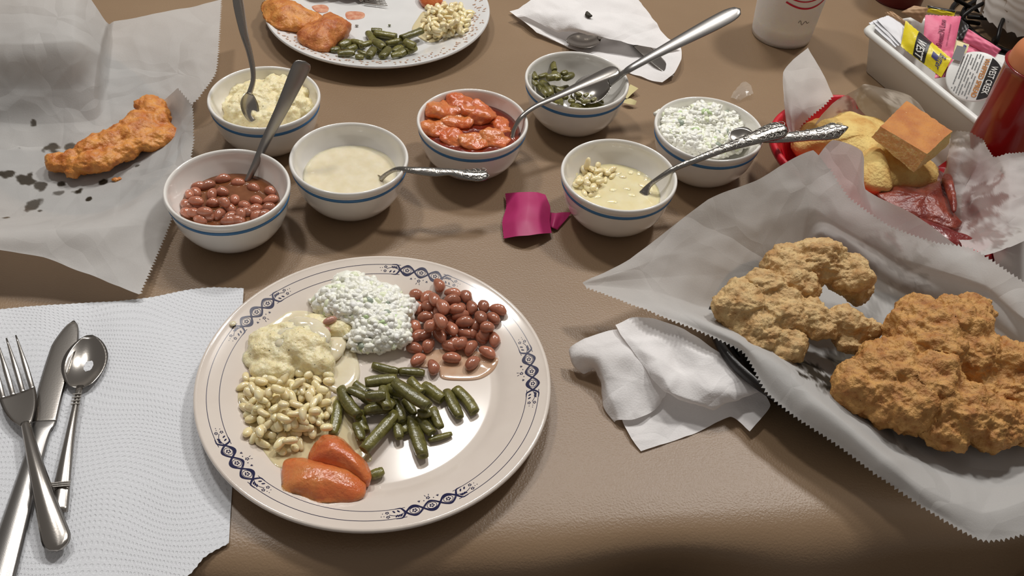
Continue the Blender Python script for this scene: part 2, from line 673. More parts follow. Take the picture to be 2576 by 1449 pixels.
SLAWM = M('slaw_cabbage', (250, 249, 240), rough=.3, col2=(252, 252, 248), ns=200, sss=0, sr=(.008, .008, .006), coat=.08, attr='tint', bump=.0004, bs=500)
APPLE = M('stewed_apple', (204, 100, 52), rough=.22, col2=(214, 122, 66), ns=70, sss=.5, sr=(.006, .002, .001), coat=.6, bump=.0007, bs=420)
APPLE2 = M('stewed_apple_pale', (212, 134, 74), rough=.22, col2=(214, 114, 62), ns=60, sss=.5, sr=(.006, .002, .001), coat=.6, bump=.0007, bs=420)
SYRUP = M('apple_syrup', (98, 26, 14), rough=.05, col2=(124, 44, 18), ns=40, sss=.2, sr=(.003, .001, .001), coat=.8)
THINJ = M('thin_juice', (214, 168, 132), rough=.06, coat=.7, col2=(222, 186, 154), ns=90, alpha=.75)
PALEJ = M('thin_gravy', (214, 200, 160), rough=.08, coat=.6, sss=.3)


def bean_mesh(L, W, H, bend=.15, seed=0):
    V, Fc = sphere((0, 0, 0), (L / 2, W / 2, H / 2), 16, 12)
    out = []
    for x, y, z in V:
        t = x / (L / 2)
        y2 = y - bend * W * t * t + bend * W * .3
        s = 1 + .08 * noise.noise(Vector((x * 250 + seed * 9, y * 250, z * 250)))
        out.append((x * s, y2 * s, z * s))
    me = bpy.data.meshes.new('bean')
    me.from_pydata(out, [], Fc)
    me.polygons.foreach_set('use_smooth', [True] * len(Fc))
    return me


class Pile:
    """lays pieces down one after the other, each resting on those already there"""

    def __init__(s, floor, soft=.82):
        s.S, s.floor, s.soft = [], floor, soft

    def z_for(s, pts, r):
        z = -1
        for (x, y, dz) in pts:
            f = s.floor(x, y) if callable(s.floor) else s.floor
            z = max(z, f + r - dz)
            for (X, Y, Z, Rr) in s.S:
                d2 = (X - x) ** 2 + (Y - y) ** 2
                q = ((r + Rr) * s.soft) ** 2
                if d2 < q: z = max(z, Z + math.sqrt(q - d2) - dz)
        return z

    def drop(s, px, py, ang, L, r, zg=.012, tilt=0., zmax=None):
        """image pixel, heading in the image (degrees, y down); returns centre and heading in the world"""
        z = zg
        for _ in range(4):
            c = P(px, py, z)
            q = P(px + 6 * math.cos(math.radians(ang)), py + 6 * math.sin(math.radians(ang)), z)
            h = math.atan2(q.y - c.y, q.x - c.x)
            k = max(0, L / 2 - r)
            pts = [(c.x + t * k * math.cos(h), c.y + t * k * math.sin(h), t * k * math.tan(tilt)) for t in (-1, -.33, .33, 1)]
            z = s.z_for(pts, r)
            if zmax: z = min(z, zmax)
        c = P(px, py, z)
        pts = [(c.x + t * k * math.cos(h), c.y + t * k * math.sin(h), t * k * math.tan(tilt)) for t in (-1, -.33, .33, 1)]
        for x, y, dz in pts: s.S.append((x, y, z + dz, r))
        return Vector((c.x, c.y, z)), h


def put(name, me, mat, loc, rz, ry=0., rx=0., label=None, cat=None, group=None, sc=1.):
    o = bpy.data.objects.new(name, me)
    if mat and not me.materials: me.materials.append(mat)
    COL.objects.link(o)
    o.location = loc
    o.rotation_euler = (Matrix.Rotation(rz, 3, 'Z') @ Matrix.Rotation(-ry, 3, 'Y') @ Matrix.Rotation(rx, 3, 'X')).to_euler()
    if sc != 1.: o.scale = (sc, sc, sc)
    return tag(o, label, cat, group)


def pz(x, y):
    return plate_z(min(.1304, math.hypot(x - PC.x, y - PC.y)))


# ------------------------------------------------------------------ pinto beans on the near plate
bean_me = [bean_mesh(.0136, .0096, .0088, .10, 1), bean_mesh(.0150, .0094, .0086, .16, 2), bean_mesh(.0120, .0100, .0092, .05, 3)]
for m_ in bean_me: m_.materials.append(PINTO)
pile = Pile(pz, .80)
GP = 'pinto beans on the near dinner plate'
LP = 'glossy brown pinto bean inside the heap at the upper right of the near dinner plate'
c3 = [(545, 450, 0, 2), (645, 475, -48, 1), (760, 365, 70, 1), (715, 495, 70, 1), (895, 440, 15, 1), (1010, 465, 60, 0), (880, 500, -8, 1),
      (565, 575, 80, 0), (660, 560, 20, 2), (920, 585, 0, 0), (1065, 570, 80, 1), (1175, 560, 75, 0), (1315, 590, 20, 1), (635, 660, 0, 0),
      (960, 640, -10, 1), (1150, 660, 60, 0), (1270, 670, 40, 0), (1000, 705, 0, 1), (530, 745, 50, 0), (680, 740, -40, 0), (880, 770, 60, 1),
      (1085, 790, -60, 1), (1210, 755, 0, 2), (1160, 860, 60, 2), (1275, 870, 80, 1), (565, 835, -20, 1), (770, 840, 45, 1), (660, 925, -60, 0),
      (860, 930, 20, 0), (530, 950, 10, 0), (1055, 945, -50, 1), (1215, 990, 30, 1), (560, 1060, -35, 1), (705, 1130, 80, 1), (880, 1040, 5, 1),
      (1070, 1090, -40, 1)]
for (x, y) in ((700, 620), (820, 560), (960, 560), (800, 760), (1000, 780), (900, 870), (1110, 700), (740, 700), (620, 800), (1180, 800),
               (960, 880), (1010, 650), (860, 680), (760, 560)):
    jx, jy = 900 + x / 3.715, 620 + (y + 25) / 3.715
    c, h = pile.drop(jx, jy, rnd.uniform(0, 180), .0125, .0042)
    put('pinto_bean', bean_me[rnd.randrange(3)], PINTO, c, h, 0, rnd.uniform(-.5, .5), LP, 'bean', GP)
for (x, y, a, k) in c3:
    c, h = pile.drop(900 + x / 3.715, 620 + y / 3.715, a, .0130, .0043)
    lb_ = {(760, 365): 'topmost pinto bean of the heap, touching the plate rim motif', (1315, 590): 'rightmost long pinto bean of the heap on the near plate', (705, 1130): 'lowest dark pinto bean of the heap, by the green beans',
           (545, 450): 'dark pinto bean at the upper left of the heap, by the coleslaw', (1070, 1090): 'long pinto bean lying in the juice at the bottom of the heap', (1215, 990): 'lowest pinto bean at the right edge of the heap',
           (560, 1060): 'pinto bean at the lower left corner of the heap', (1175, 560): 'pinto bean left of the rightmost one on the near plate'}.get((x, y), LP)
    put('pinto_bean', bean_me[k], PINTO, c, h, rnd.uniform(-.12, .12), rnd.uniform(-.5, .5), lb_, 'bean', GP)
for (x, y, a, k) in ((795, 565, 62, 1), (775, 700, 62, 1)):
    c, h = pile.drop(900 + x / 3.715, 620 + y / 3.715, a, .0135, .0043)
    put('pinto_bean', bean_me[k], PINTO, c, h, 0, 0, LP, 'bean', GP, 1.1)


def puddle(name, outline, z, mat, label, cat='food', th=.0007, fl=None, rough_=.0):
    pts = [P(x, y, z) for x, y in outline]
    c = sum(pts, Vector()) / len(pts)
    # smooth closed outline
    n_ = len(pts)
    sm = []
    for i in range(n_):
        for k in range(6):
            t = k / 6
            sm.append(Vector([cr(pts[i - 1][a], pts[i][a], pts[(i + 1) % n_][a], pts[(i + 2) % n_][a], t) for a in range(3)]))
    V, Fc = [], []
    rings = [(1.0, 0), (.985, .55), (.95, .9), (.85, 1), (.6, 1), (.3, 1)]
    for s_, hh in rings:
        for q in sm:
            v = c + (q - c) * s_
            base = fl(v.x, v.y) if fl else z
            V.append((v.x, v.y, base + .00005 + th * hh))
    m = len(sm)
    for r in range(len(rings) - 1):
        for i in range(m):
            Fc.append((r * m + i, r * m + (i + 1) % m, (r + 1) * m + (i + 1) % m, (r + 1) * m + i))
    V.append((c.x, c.y, (fl(c.x, c.y) if fl else z) + th))
    Fc += [((len(rings) - 1) * m + i, (len(rings) - 1) * m + (i + 1) % m, len(V) - 1) for i in range(m)]
    return tag(mk(name, V, Fc, mat, org=c), label, cat)


puddle('bean_juice', [(1035, 900), (1100, 880), (1180, 880), (1235, 900), (1253, 912), (1240, 935), (1205, 955), (1150, 958), (1110, 952), (1100, 925), (1060, 925)],
       .006, THINJ, 'thin puddle of pinkish bean juice below the pinto beans on the near plate', fl=pz, th=.0011)


# ------------------------------------------------------------------ green beans
def pod_mesh(L, r, bend=.1, hollow=True, seed=0, taper=.85):
    n_ = 10
    V, Fc, I = [], [], []
    sg = 10
    for i in range(n_ + 1):
        t = i / n_ - .5
        rr = r * (1 - (1 - taper) * (2 * abs(t)) ** 3) * (1 + .06 * noise.noise(Vector((t * 8 + seed, seed, 0))))
        cx, cy = t * L, bend * L * (t * t * 4 - .5) * .5
        for k in range(sg):
            g = 2 * pi * k / sg
            rib = 1 + .12 * math.cos(2 * g) + .10 * noise.noise(Vector((t * 14, g * 2, seed * 3)))
            V.append((cx, cy + rr * rib * math.cos(g), rr * .88 * rib * math.sin(g)))
    for i in range(n_):
        for k in range(sg):
            Fc.append((i * sg + k, i * sg + (k + 1) % sg, (i + 1) * sg + (k + 1) % sg, (i + 1) * sg + k))
            I.append(0)
    for e, (b0_, d) in enumerate(((0, 1), (n_ * sg, -1))):
        base = len(V)
        bx = V[b0_][0]
        cy = sum(V[b0_ + k][1] for k in range(sg)) / sg
        for s_, dx in ((.72, 0), (.5, .0016)):
            for k in range(sg):
                v = V[b0_ + k]
                V.append((bx + d * dx, cy + (v[1] - cy) * s_, v[2] * s_))
        for k in range(sg):
            k2 = (k + 1) % sg
            f1 = (b0_ + k, b0_ + k2, base + k2, base + k)
            f2 = (base + k, base + k2, base + sg + k2, base + sg + k)
            Fc += [f1[::-d], f2[::-d]]
            I += [1, 1]
        V.append((bx + d * .0018, cy, 0))
        for k in range(sg):
            Fc.append((base + sg + k, base + sg + (k + 1) % sg, len(V) - 1)[::-d])
            I.append(0)
    me = bpy.data.meshes.new('pod')
    me.from_pydata(V, [], Fc)
    me.materials.append(POD)
    me.materials.append(PODIN)
    me.polygons.foreach_set('material_index', I)
    me.polygons.foreach_set('use_smooth', [True] * len(Fc))
    return me


def lay_pods(lst, floor, label, group, zg, wscale=1., zmax=None, soft=.78, pl=None, labels=None):
    pl = pl or Pile(floor, soft)
    for j, (x0, y0, x1, y1, wpx) in enumerate(lst):
        mx_, my_ = (x0 + x1) / 2, (y0 + y1) / 2
        a, b = P(x0, y0, zg), P(x1, y1, zg)
        L = max((b - a).length, .006)
        dist = (P(mx_, my_, zg) - cam.location).dot(FW)
        r = wpx / F_PX * dist / 2 * wscale
        ang = math.degrees(math.atan2(y1 - y0, x1 - x0))
        c, h = pl.drop(mx_, my_, ang, L, r * .95, zg, 0, zmax)
        put('green_bean', pod_mesh(L, r, rnd.uniform(-.12, .12), True, j, rnd.uniform(.6, .95)), None, c, h, rnd.uniform(-.06, .06), rnd.uniform(-.6, .6), labels[j] if labels and labels[j] else label, 'green bean', group)
    return pl


fill = []
for i in range(14):
    x, y = 900 + rnd.random() * 200, 975 + rnd.random() * 95
    a = rnd.uniform(.3, 1.6)
    fill.append((x - 26 * math.cos(a), y - 26 * math.sin(a), x + 26 * math.cos(a), y + 26 * math.sin(a), 26))
gb = fill + [(936, 919, 1002, 937, 22), (1004, 932, 1068, 940, 22), (916, 1033, 983, 1025, 27), (919, 997, 970, 995, 26), (1123, 982, 1156, 1049, 30),
             (1148, 976, 1196, 1036, 28), (854, 976, 900, 1049, 30), (852, 1011, 838, 1094, 27), (1078, 1108, 1137, 1090, 18), (1088, 1027, 1107, 1076, 24),
             (1050, 1040, 1085, 1038, 26), (998, 1068, 1005, 1102, 24), (895, 1065, 911, 1108, 26), (997, 1038, 916, 1132, 30), (1035, 1049, 1064, 1148, 36),
             (1016, 1006, 1042, 1043, 24), (1064, 968, 1113, 1006, 30), (919, 962, 998, 953, 30), (992, 962, 1076, 1022, 35), (1030, 955, 1062, 990, 26)]
GBL = [None] * len(fill) + ['dark thin green bean at the top left of the near plate heap', 'dark thin green bean right behind the top of the near plate heap', 'short stub of green bean at the left middle of the near plate heap',
       'green bean tucked under the top left bean of the near plate heap', 'green bean second from the right in the near plate heap, cut end toward the camera', 'rightmost split green bean of the near plate heap',
       'green bean leaning at the upper left of the heap, next to the corn', 'green bean at the far left against the corn on the near plate', 'small thin green bean alone at the lower right of the near plate heap', 'short green bean below the centre right of the near plate heap',
       'green bean seen end on in the middle of the near plate heap', 'small round green bean bit below the heap centre', 'brownish green bean bit near the apple wedge', 'long green bean pointing at the apple wedge on the near plate', 'thick upright green bean lowest in the near plate heap',
       'small pale green bean in the centre of the near plate heap', 'green bean with an open end right of the largest bean on the near plate', 'wide pale green bean across the top of the near plate heap', 'largest green bean lying diagonally on top of the near plate heap',
       'green bean behind the largest one on the near plate']
lay_pods(gb, pz, 'cut green bean half hidden inside the heap on the near dinner plate', 'green beans on the near dinner plate', .012, labels=GBL)
lone = pod_mesh(.0105, .0036, .1, True, 5, .7)
put('bean_piece', lone, None, P(947, 1191, .0098), .55, 0, 0, 'lone stubby bean piece lying just right of the apple wedges on the near plate', 'green bean')


# ------------------------------------------------------------------ corn
def kernel_mesh(L, W, H, seed):
    V, Fc = sphere((0, 0, 0), (L / 2, W / 2, H / 2), 12, 10)
    out = []
    for x, y, z in V:
        t = x / (L / 2)
        e = 3.0
        q = (abs(t) ** e + (abs(y) / (W / 2)) ** e + (abs(z) / (H / 2)) ** e) ** (1 / e) or 1
        m_ = math.sqrt(t * t + (y / (W / 2)) ** 2 + (z / (H / 2)) ** 2) / q
        m_ = 1 + (m_ - 1) * .75
        tp = 1 - .22 * (t * .5 + .5)
        s = 1 + .1 * noise.noise(Vector((x * 300 + seed * 7, y * 300, z * 300)))
        out.append((x * m_ * s, y * m_ * tp * s + .0006 * t * t, z * m_ * tp * s))
    me = bpy.data.meshes.new('kernel')
    me.from_pydata(out, [], Fc)
    me.materials.append(CORN)
    me.polygons.foreach_set('use_smooth', [True] * len(Fc))
    return me


kern = [kernel_mesh(.0110, .0062, .0054, 1), kernel_mesh(.0098, .0066, .0056, 2), kernel_mesh(.0122, .0060, .0052, 3), kernel_mesh(.0082, .0068, .0058, 4)]


def inpoly(x, y, poly):
    c = False
    j = len(poly) - 1
    for i in range(len(poly)):
        if (poly[i][1] > y) != (poly[j][1] > y) and x < (poly[j][0] - poly[i][0]) * (y - poly[i][1]) / (poly[j][1] - poly[i][1]) + poly[i][0]: c = not c
        j = i
    return c


def scatter(poly, n_, mind, seed=0):
    r_ = random.Random(seed)
    xs, ys = [p[0] for p in poly], [p[1] for p in poly]
    out, tries = [], 0
    while len(out) < n_ and tries < n_ * 60:
        tries += 1
        x, y = r_.uniform(min(xs), max(xs)), r_.uniform(min(ys), max(ys))
        if inpoly(x, y, poly) and all((x - a) ** 2 + (y - b) ** 2 > mind ** 2 for a, b in out): out.append((x, y))
    return out


def corn_pile(poly, floor, n1, n2, n3, label, group, zg, sc=1., mind=13, seed=1, zmax=None, inner=.8):
    pl = Pile(floor, .74)
    cx, cy = sum(p[0] for p in poly) / len(poly), sum(p[1] for p in poly) / len(poly)
    for lay, n_ in enumerate((n1, n2, n3)):
        k = 1 - (1 - inner) * lay
        pp = [(cx + (x - cx) * k, cy + (y - cy) * k) for x, y in poly]
        for (x, y) in scatter(pp, n_, mind, seed + lay):
            a = rnd.uniform(0, 180)
            c, h = pl.drop(x, y, a, .0105 * sc, .00235 * sc, zg, 0, zmax)
            put('corn_kernel', kern[rnd.randrange(4)], None, c, h, rnd.uniform(-.35, .35), rnd.uniform(-.8, .8), label, 'corn', group, sc * rnd.uniform(.9, 1.12))
    return pl


corn_pile([(598, 965), (640, 925), (700, 905), (790, 915), (838, 950), (845, 1010), (838, 1075), (800, 1105), (760, 1115), (715, 1150), (680, 1130),
           (640, 1105), (608, 1085), (600, 1020)], pz, 75, 60, 34,
          'pale yellow corn kernel in the heap at the left of the near dinner plate', 'corn kernels on the near dinner plate', .012, 1.0, 14, 3)
puddle('corn_juice', [(640, 1100), (600, 1010), (640, 960), (760, 1010), (860, 1000), (900, 1090), (935, 1160), (850, 1150), (760, 1165), (705, 1185), (670, 1150)], .0062, PALEJ,
       'thin pale juice spreading under the corn and apple on the near plate', fl=pz, th=.0009)


# ------------------------------------------------------------------ lumpy masses from joined ellipsoids
def mass(name, blobs, mat, voxel, parent=None, org=None, disp=((.0012, 120, 3),), flatten=None, label=None, cat=None, squash=None, tintf=None, sm=2, plume=None):
    """blobs: (x, y, z, rx, ry, rz, rotz[, tilt]) in metres; merged by a voxel remesh, then roughened"""
    A = Acc()
    for b in blobs:
        x, y, z, a, bb, c, rz = b[:7]
        V, Fc = sphere((0, 0, 0), (a, bb, c), 20, 14)
        R_ = Matrix.Rotation(rz, 3, 'Z')
        if len(b) > 7: R_ = R_ @ Matrix.Rotation(b[7], 3, 'Y')
        A.add(([(R_ @ Vector(v) + Vector((x, y, z))) for v in V], Fc))
    me = bpy.data.meshes.new('tmp')
    me.from_pydata(A.V, [], A.F)
    ob = bpy.data.objects.new('tmp', me)
    COL.objects.link(ob)
    rm = ob.modifiers.new('r', 'REMESH')
    rm.mode = 'VOXEL'
    rm.voxel_size = voxel
    if sm:
        s_ = ob.modifiers.new('s', 'SMOOTH')
        s_.factor = .6
        s_.iterations = sm
    dg = bpy.context.evaluated_depsgraph_get()
    m2 = bpy.data.meshes.new_from_object(ob.evaluated_get(dg))
    bpy.data.objects.remove(ob)
    nrm = [v.normal.copy() for v in m2.vertices]
    V = []
    for v, nn in zip(m2.vertices, nrm):
        p_ = v.co
        d = 0
        for (amp, fr, oc) in disp:
            if amp < 0:
                q = noise.voronoi(p_ * fr)[0]
                d += -amp * (min(.6, q[1] - q[0]) - .3)
            else:
                d += amp * noise.fractal(p_ * fr, 1.0, 2.0, oc)
        q = p_ + nn * d
        if flatten is not None:
            f = flatten(q.x, q.y) if callable(flatten) else flatten
            if q.z < f: q.z = f
        V.append(q)
    Fc = [tuple(p_.vertices) for p_ in m2.polygons]
    if org is None and parent is None:
        org = sum((Vector(v) for v in V), Vector()) / len(V)
    o = mk(name, V, Fc, mat, parent, org)
    if tintf: vcol(o, 'tint', [tintf(v) for v in V])
    bpy.data.meshes.remove(m2)
    if label: tag(o, label, cat)
    return o


def bl(px, py, z, a, b, c, ang=0, tilt=0):
    """ellipsoid centred on the pixel at height z; heading of its long axis in the image"""
    p_ = P(px, py, z)
    q = P(px + 5 * math.cos(math.radians(ang)), py + 5 * math.sin(math.radians(ang)), z)
    return (p_.x, p_.y, z, a, b, c, math.atan2(q.y - p_.y, q.x - p_.x), tilt)


# mashed potato on the near plate and its gravy
mass('mashed_potatoes', [bl(700, 880, .014, .026, .018, .012, 20), bl(660, 875, .012, .014, .012, .009, 60), bl(760, 870, .018, .022, .017, .012, 0),
                         bl(790, 910, .015, .016, .013, .011, 30), bl(690, 930, .012, .018, .012, .009, 0), bl(735, 840, .016, .020, .010, .009, 0),
                         bl(640, 900, .010, .010, .010, .006, 0), bl(840, 830, .012, .018, .010, .008, 20), bl(800, 815, .012, .015, .009, .006, 0)],
     MASH, .0013, disp=((.0022, 60, 3), (.0010, 200, 3)), flatten=pz, label='mound of lumpy mashed potatoes at the left of the near dinner plate', cat='potatoes')
mass('gravy_spoonful', [bl(770, 822, .0215, .016, .009, .006, 10), bl(800, 845, .0235, .012, .010, .005, 60), bl(730, 845, .0225, .012, .008, .005, 0),
                        bl(835, 880, .0120, .010, .016, .004, 20), bl(715, 865, .0225, .008, .006, .004, 0)],
     GRAVY, .0011, disp=((.0005, 100, 2),), flatten=pz, label='pale cream gravy spooned over the mashed potatoes on the near plate', cat='gravy', sm=6)
puddle('gravy_puddle', [(700, 815), (735, 795), (790, 790), (850, 810), (880, 850), (900, 900), (905, 950), (880, 985), (845, 990), (810, 960), (780, 900), (640, 870)], .0062, GRAVY,
       'puddle of cream gravy spreading right of the mashed potatoes on the near plate', fl=pz, th=.0022)
mass('corn_piece', [bl(830, 806, .0215, .003, .006, .003, 60), bl(820, 830, .0235, .0035, .003, .002, 0)], M('pink_bean', (186, 138, 120), rough=.2, sss=.3, coat=.4),
     .0006, disp=((.0003, 200, 2),), label='small pinkish bit of ham in the gravy on the mashed potatoes', cat='food')


# ------------------------------------------------------------------ coleslaw
def slaw(name, blobs, poly, n_, zg, flatten, label, seed, sc=1.0, zl=None):
    r_ = random.Random(seed)
    base = mass('tmpmass', blobs, SLAWM, .0014, disp=((.0018, 110, 3),), flatten=flatten)
    og = base.location.copy()
    from mathutils.bvhtree import BVHTree
    bv = BVHTree.FromPolygons([v.co + og for v in base.data.vertices], [tuple(p_.vertices) for p_ in base.data.polygons])
    A = Acc()
    A.add(([v.co + og for v in base.data.vertices], [tuple(p_.vertices) for p_ in base.data.polygons]))
    T = [(.97, .98, .92)] * len(A.V)
    bpy.data.objects.remove(base)
    for (x, y) in scatter(poly, n_, 3.2, seed):
        q0 = cam.location
        d = (P(x, y, zg) - q0).normalized()
        hit = bv.ray_cast(q0, d)[0]
        if hit is None: continue
        s1 = r_.uniform(.0022, .0052) * sc
        V, Fc = sphere((0, 0, 0), (s1, s1 * r_.uniform(.5, .9), s1 * r_.uniform(.4, .7)), 9, 6)
        Rm = Matrix.Rotation(r_.uniform(0, 6.3), 3, 'Z') @ Matrix.Rotation(r_.uniform(-1, 1), 3, 'X') @ Matrix.Rotation(r_.uniform(-.8, .8), 3, 'Y')
        sd = r_.random() * 99
        V = [Rm @ (Vector(v) * (1 + .35 * noise.noise(Vector(v) * 420 + Vector((sd, 0, 0))))) + hit - Vector((0, 0, s1 * .12)) for v in V]
        t = r_.random()
        if t < .022: c_ = (.62, .78, .45)
        elif t < .09: c_ = (.88, .93, .72)
        elif t < .10: c_ = (.35, .40, .34)
        else:
            g = r_.uniform(.95, 1.02)
            c_ = (g, g, g * r_.uniform(.93, 1.0))
        T += [c_] * len(V)
        A.add((V, Fc))
    c = sum((Vector(v) for v in A.V), Vector()) / len(A.V)
    o = mk(name, A.V, A.F, SLAWM, org=c)
    vcol(o, 'tint', T)
    return tag(o, label, 'coleslaw', None, 'stuff')


slaw('coleslaw', [bl(900, 770, .016, .032, .020, .014, 15), bl(960, 820, .015, .026, .018, .013, 30), bl(860, 755, .013, .022, .015, .011, 10), bl(930, 740, .014, .026, .014, .011, 10),
                  bl(980, 780, .014, .018, .020, .012, 40), bl(820, 765, .011, .012, .010, .008, 0), bl(930, 850, .012, .018, .012, .010, 0), bl(880, 710, .012, .014, .010, .009, 0)],
     [(778, 755), (800, 738), (850, 700), (890, 690), (960, 700), (1020, 730), (1042, 770), (1030, 830), (1025, 875), (980, 880), (930, 885), (880, 875), (850, 830), (800, 800)],
     700, .02, pz, 'mound of finely chopped creamy coleslaw at the top of the near dinner plate', 11)


# ------------------------------------------------------------------ pillow: solid slab with a domed top from an outline
def pillow(name, outline, z0, h, mat, label=None, cat=None, parent=None, rim=.4, pw=2.2, disp=((.0006, 120, 3),), floor=None, rings=9, sub=6, tilt=None, group=None, col=None, edge=.0, kind=None):
    pts = [P(x, y, z0 + h * rim) for x, y in outline]
    c = sum(pts, Vector()) / len(pts)
    n_ = len(pts)
    sm = []
    for i in range(n_):
        for k in range(sub):
            sm.append(Vector([cr(pts[i - 1][a], pts[i][a], pts[(i + 1) % n_][a], pts[(i + 2) % n_][a], k / sub) for a in range(3)]))
    m = len(sm)
    V, Fc = [], []
    lv = [(.93, -rim), (.985, -rim * .55), (1.0, 0)]
    for j in range(1, rings + 1):
        s_ = 1 - (j / rings) ** 1.25 * .97
        lv.append((s_, (1 - s_ ** pw) * (1 - rim)))
    for s_, q in lv:
        for v in sm:
            w_ = c + (v - c) * s_
            z = z0 + h * (rim + q)
            if tilt: z += tilt(w_.x, w_.y)
            V.append(Vector((w_.x, w_.y, z)))
    for r in range(len(lv) - 1):
        for i in range(m):
            Fc.append((r * m + i, r * m + (i + 1) % m, (r + 1) * m + (i + 1) % m, (r + 1) * m + i))
    Fc.append(tuple(range((len(lv) - 1) * m, len(lv) * m)))
    Fc.append(tuple(range(m))[::-1])
    out = []
    for v in V:
        d = Vector((v.x - c.x, v.y - c.y, (v.z - z0) * 2)).normalized()
        q = 0
        for (amp, fr, oc) in disp:
            if amp < 0:
                a_ = noise.voronoi(v * fr)[0]
                q += -amp * (min(.6, a_[1] - a_[0]) - .3)
            else: q += amp * noise.fractal(v * fr, 1., 2., oc)
        v2 = v + d * q
        if floor is not None:
            f = floor(v2.x, v2.y) if callable(floor) else floor
            v2.z = max(v2.z, f)
        out.append(v2)
    o = mk(name, out, Fc, mat, parent, None if parent else c)
    if col: vcol(o, 'tint', [col(v) for v in out])
    return tag(o, label, cat, group, kind)


pillow('apple_wedge', [(800, 1100), (822, 1092), (860, 1105), (895, 1135), (925, 1165), (934, 1190), (925, 1215), (880, 1200), (820, 1180), (778, 1165), (780, 1135)], .0058, .020, APPLE,
       'redder stewed apple wedge behind the orange one on the near plate', 'apple', disp=((.0016, 60, 3), (.0004, 300, 2)), floor=pz)
pillow('apple_wedge', [(716, 1160), (745, 1150), (800, 1160), (870, 1180), (912, 1200), (920, 1235), (900, 1258), (850, 1268), (800, 1268), (760, 1250), (715, 1240), (708, 1200)], .0058, .018, APPLE2,
       'orange stewed apple wedge nearest the bottom rim of the near plate', 'apple', disp=((.0014, 60, 3), (.0004, 300, 2)), floor=pz)

# ------------------------------------------------------------------ contents of the bowls
def liquid(k, z, mat, name, label, cat='food', amp=.0003, seed=0, fr=60):
    c = Vector((BW[k][0], BW[k][1], 0))
    V, Fc = [(c.x, c.y, z)], []
    R0 = rin(z) - .0001
    nr, sg = 14, 56
    for j in range(1, nr + 1):
        r = R0 * j / nr
        for i in range(sg):
            a = 2 * pi * i / sg
            x, y = c.x + r * math.cos(a), c.y + r * math.sin(a)
            e = .0009 * max(0, (j / nr - .9) / .1) ** 2
            V.append((x, y, z + e + amp * noise.fractal(Vector((x, y, seed)) * fr, 1, 2, 3)))
    Fc += [(0, 1 + i, 1 + (i + 1) % sg) for i in range(sg)]
    for j in range(nr - 1):
        for i in range(sg):
            a, b = 1 + j * sg + i, 1 + j * sg + (i + 1) % sg
            Fc.append((a, a + sg, b + sg, b))
    # underside following the bowl
    prev = 1 + (nr - 1) * sg
    for zz in [z * t for t in (.85, .65, .45, .3)]:
        if zz < .0075: continue
        b_ = len(V)
        for i in range(sg):
            a = 2 * pi * i / sg
            V.append((c.x + (rin(zz) - .0004) * math.cos(a), c.y + (rin(zz) - .0004) * math.sin(a), zz))
        for i in range(sg):
            Fc.append((prev + i, b_ + i, b_ + (i + 1) % sg, prev + (i + 1) % sg))
        prev = b_
    Fc.append(tuple(prev + i for i in range(sg))[::-1])
    return tag(mk(name, V, Fc, mat, org=(c.x, c.y, z)), label, cat)


def bfloor(k, z):
    """resting height inside bowl k: level z, or the wall where the wall is higher"""
    cx, cy = BW[k]

    def f(x, y):
        r = min(.0485, math.hypot(x - cx, y - cy))
        zz = .0055
        for q in range(60):
            zq = .0055 + q * .0008
            if rin(zq) >= r:
                zz = zq
                break
        else:
            zz = .05
        return max(z, zz)
    return f


# pinto beans in broth
liquid(2, .0300, BROTH, 'bean_broth', 'murky brown broth around the pinto beans in the near left bowl', 'broth')
pl2 = Pile(.0275, .78)
b2 = [(780, 340, 20, 0), (660, 300, 0, 0), (325, 305, 0, 1), (430, 320, -20, 1), (545, 270, -10, 1), (255, 385, 80, 0), (470, 455, 0, 0), (345, 480, 0, 0), (430, 560, 0, 0), (600, 500, 20, 0),
      (210, 470, 70, 0), (290, 490, 0, 0), (270, 530, 30, 0), (555, 450, 30, 0), (635, 430, 70, 0), (710, 475, 10, 2), (800, 435, 20, 0), (905, 365, 30, 0), (910, 430, -10, 1), (890, 490, -20, 0),
      (790, 500, -20, 1), (725, 525, 0, 0), (800, 548, -30, 0), (680, 535, 80, 0), (340, 375, 45, 0), (345, 440, 10, 1), (540, 370, 10, 0), (465, 390, -70, 1), (325, 530, 10, 0), (410, 520, 5, 1),
      (375, 580, 10, 0), (520, 540, -45, 1), (600, 560, -30, 1), (590, 590, 0, 1), (855, 540, -30, 0), (660, 585, 0, 0)]
for i, (x, y, a, k) in enumerate(b2):
    x, y = 380 + x / 3.019, 360 + y / 3.019
    sub = i < 2
    c, h = pl2.drop(x, y, a, .0120, .0040, .032, 0, .0300 if sub else .0365)
    cx, cy = BW[2]
    v = Vector((c.x - cx, c.y - cy, 0))
    if v.length > rin(c.z) - .0055:
        v = v.normalized() * (rin(c.z) - .0055)
        c = Vector((cx + v.x, cy + v.y, c.z))
    put('pinto_bean', bean_me[k], PINTO, c, h, rnd.uniform(-.15, .15), rnd.uniform(-.5, .5), 'pinto bean in the brown broth of the bowl nearest the left', 'bean', 'pinto beans in the bowl', .92)

# gravy
liquid(3, .0305, GRAVY, 'cream_gravy', 'pale cream gravy filling the bowl second from the left in front', 'gravy', .0009, 3, 45)
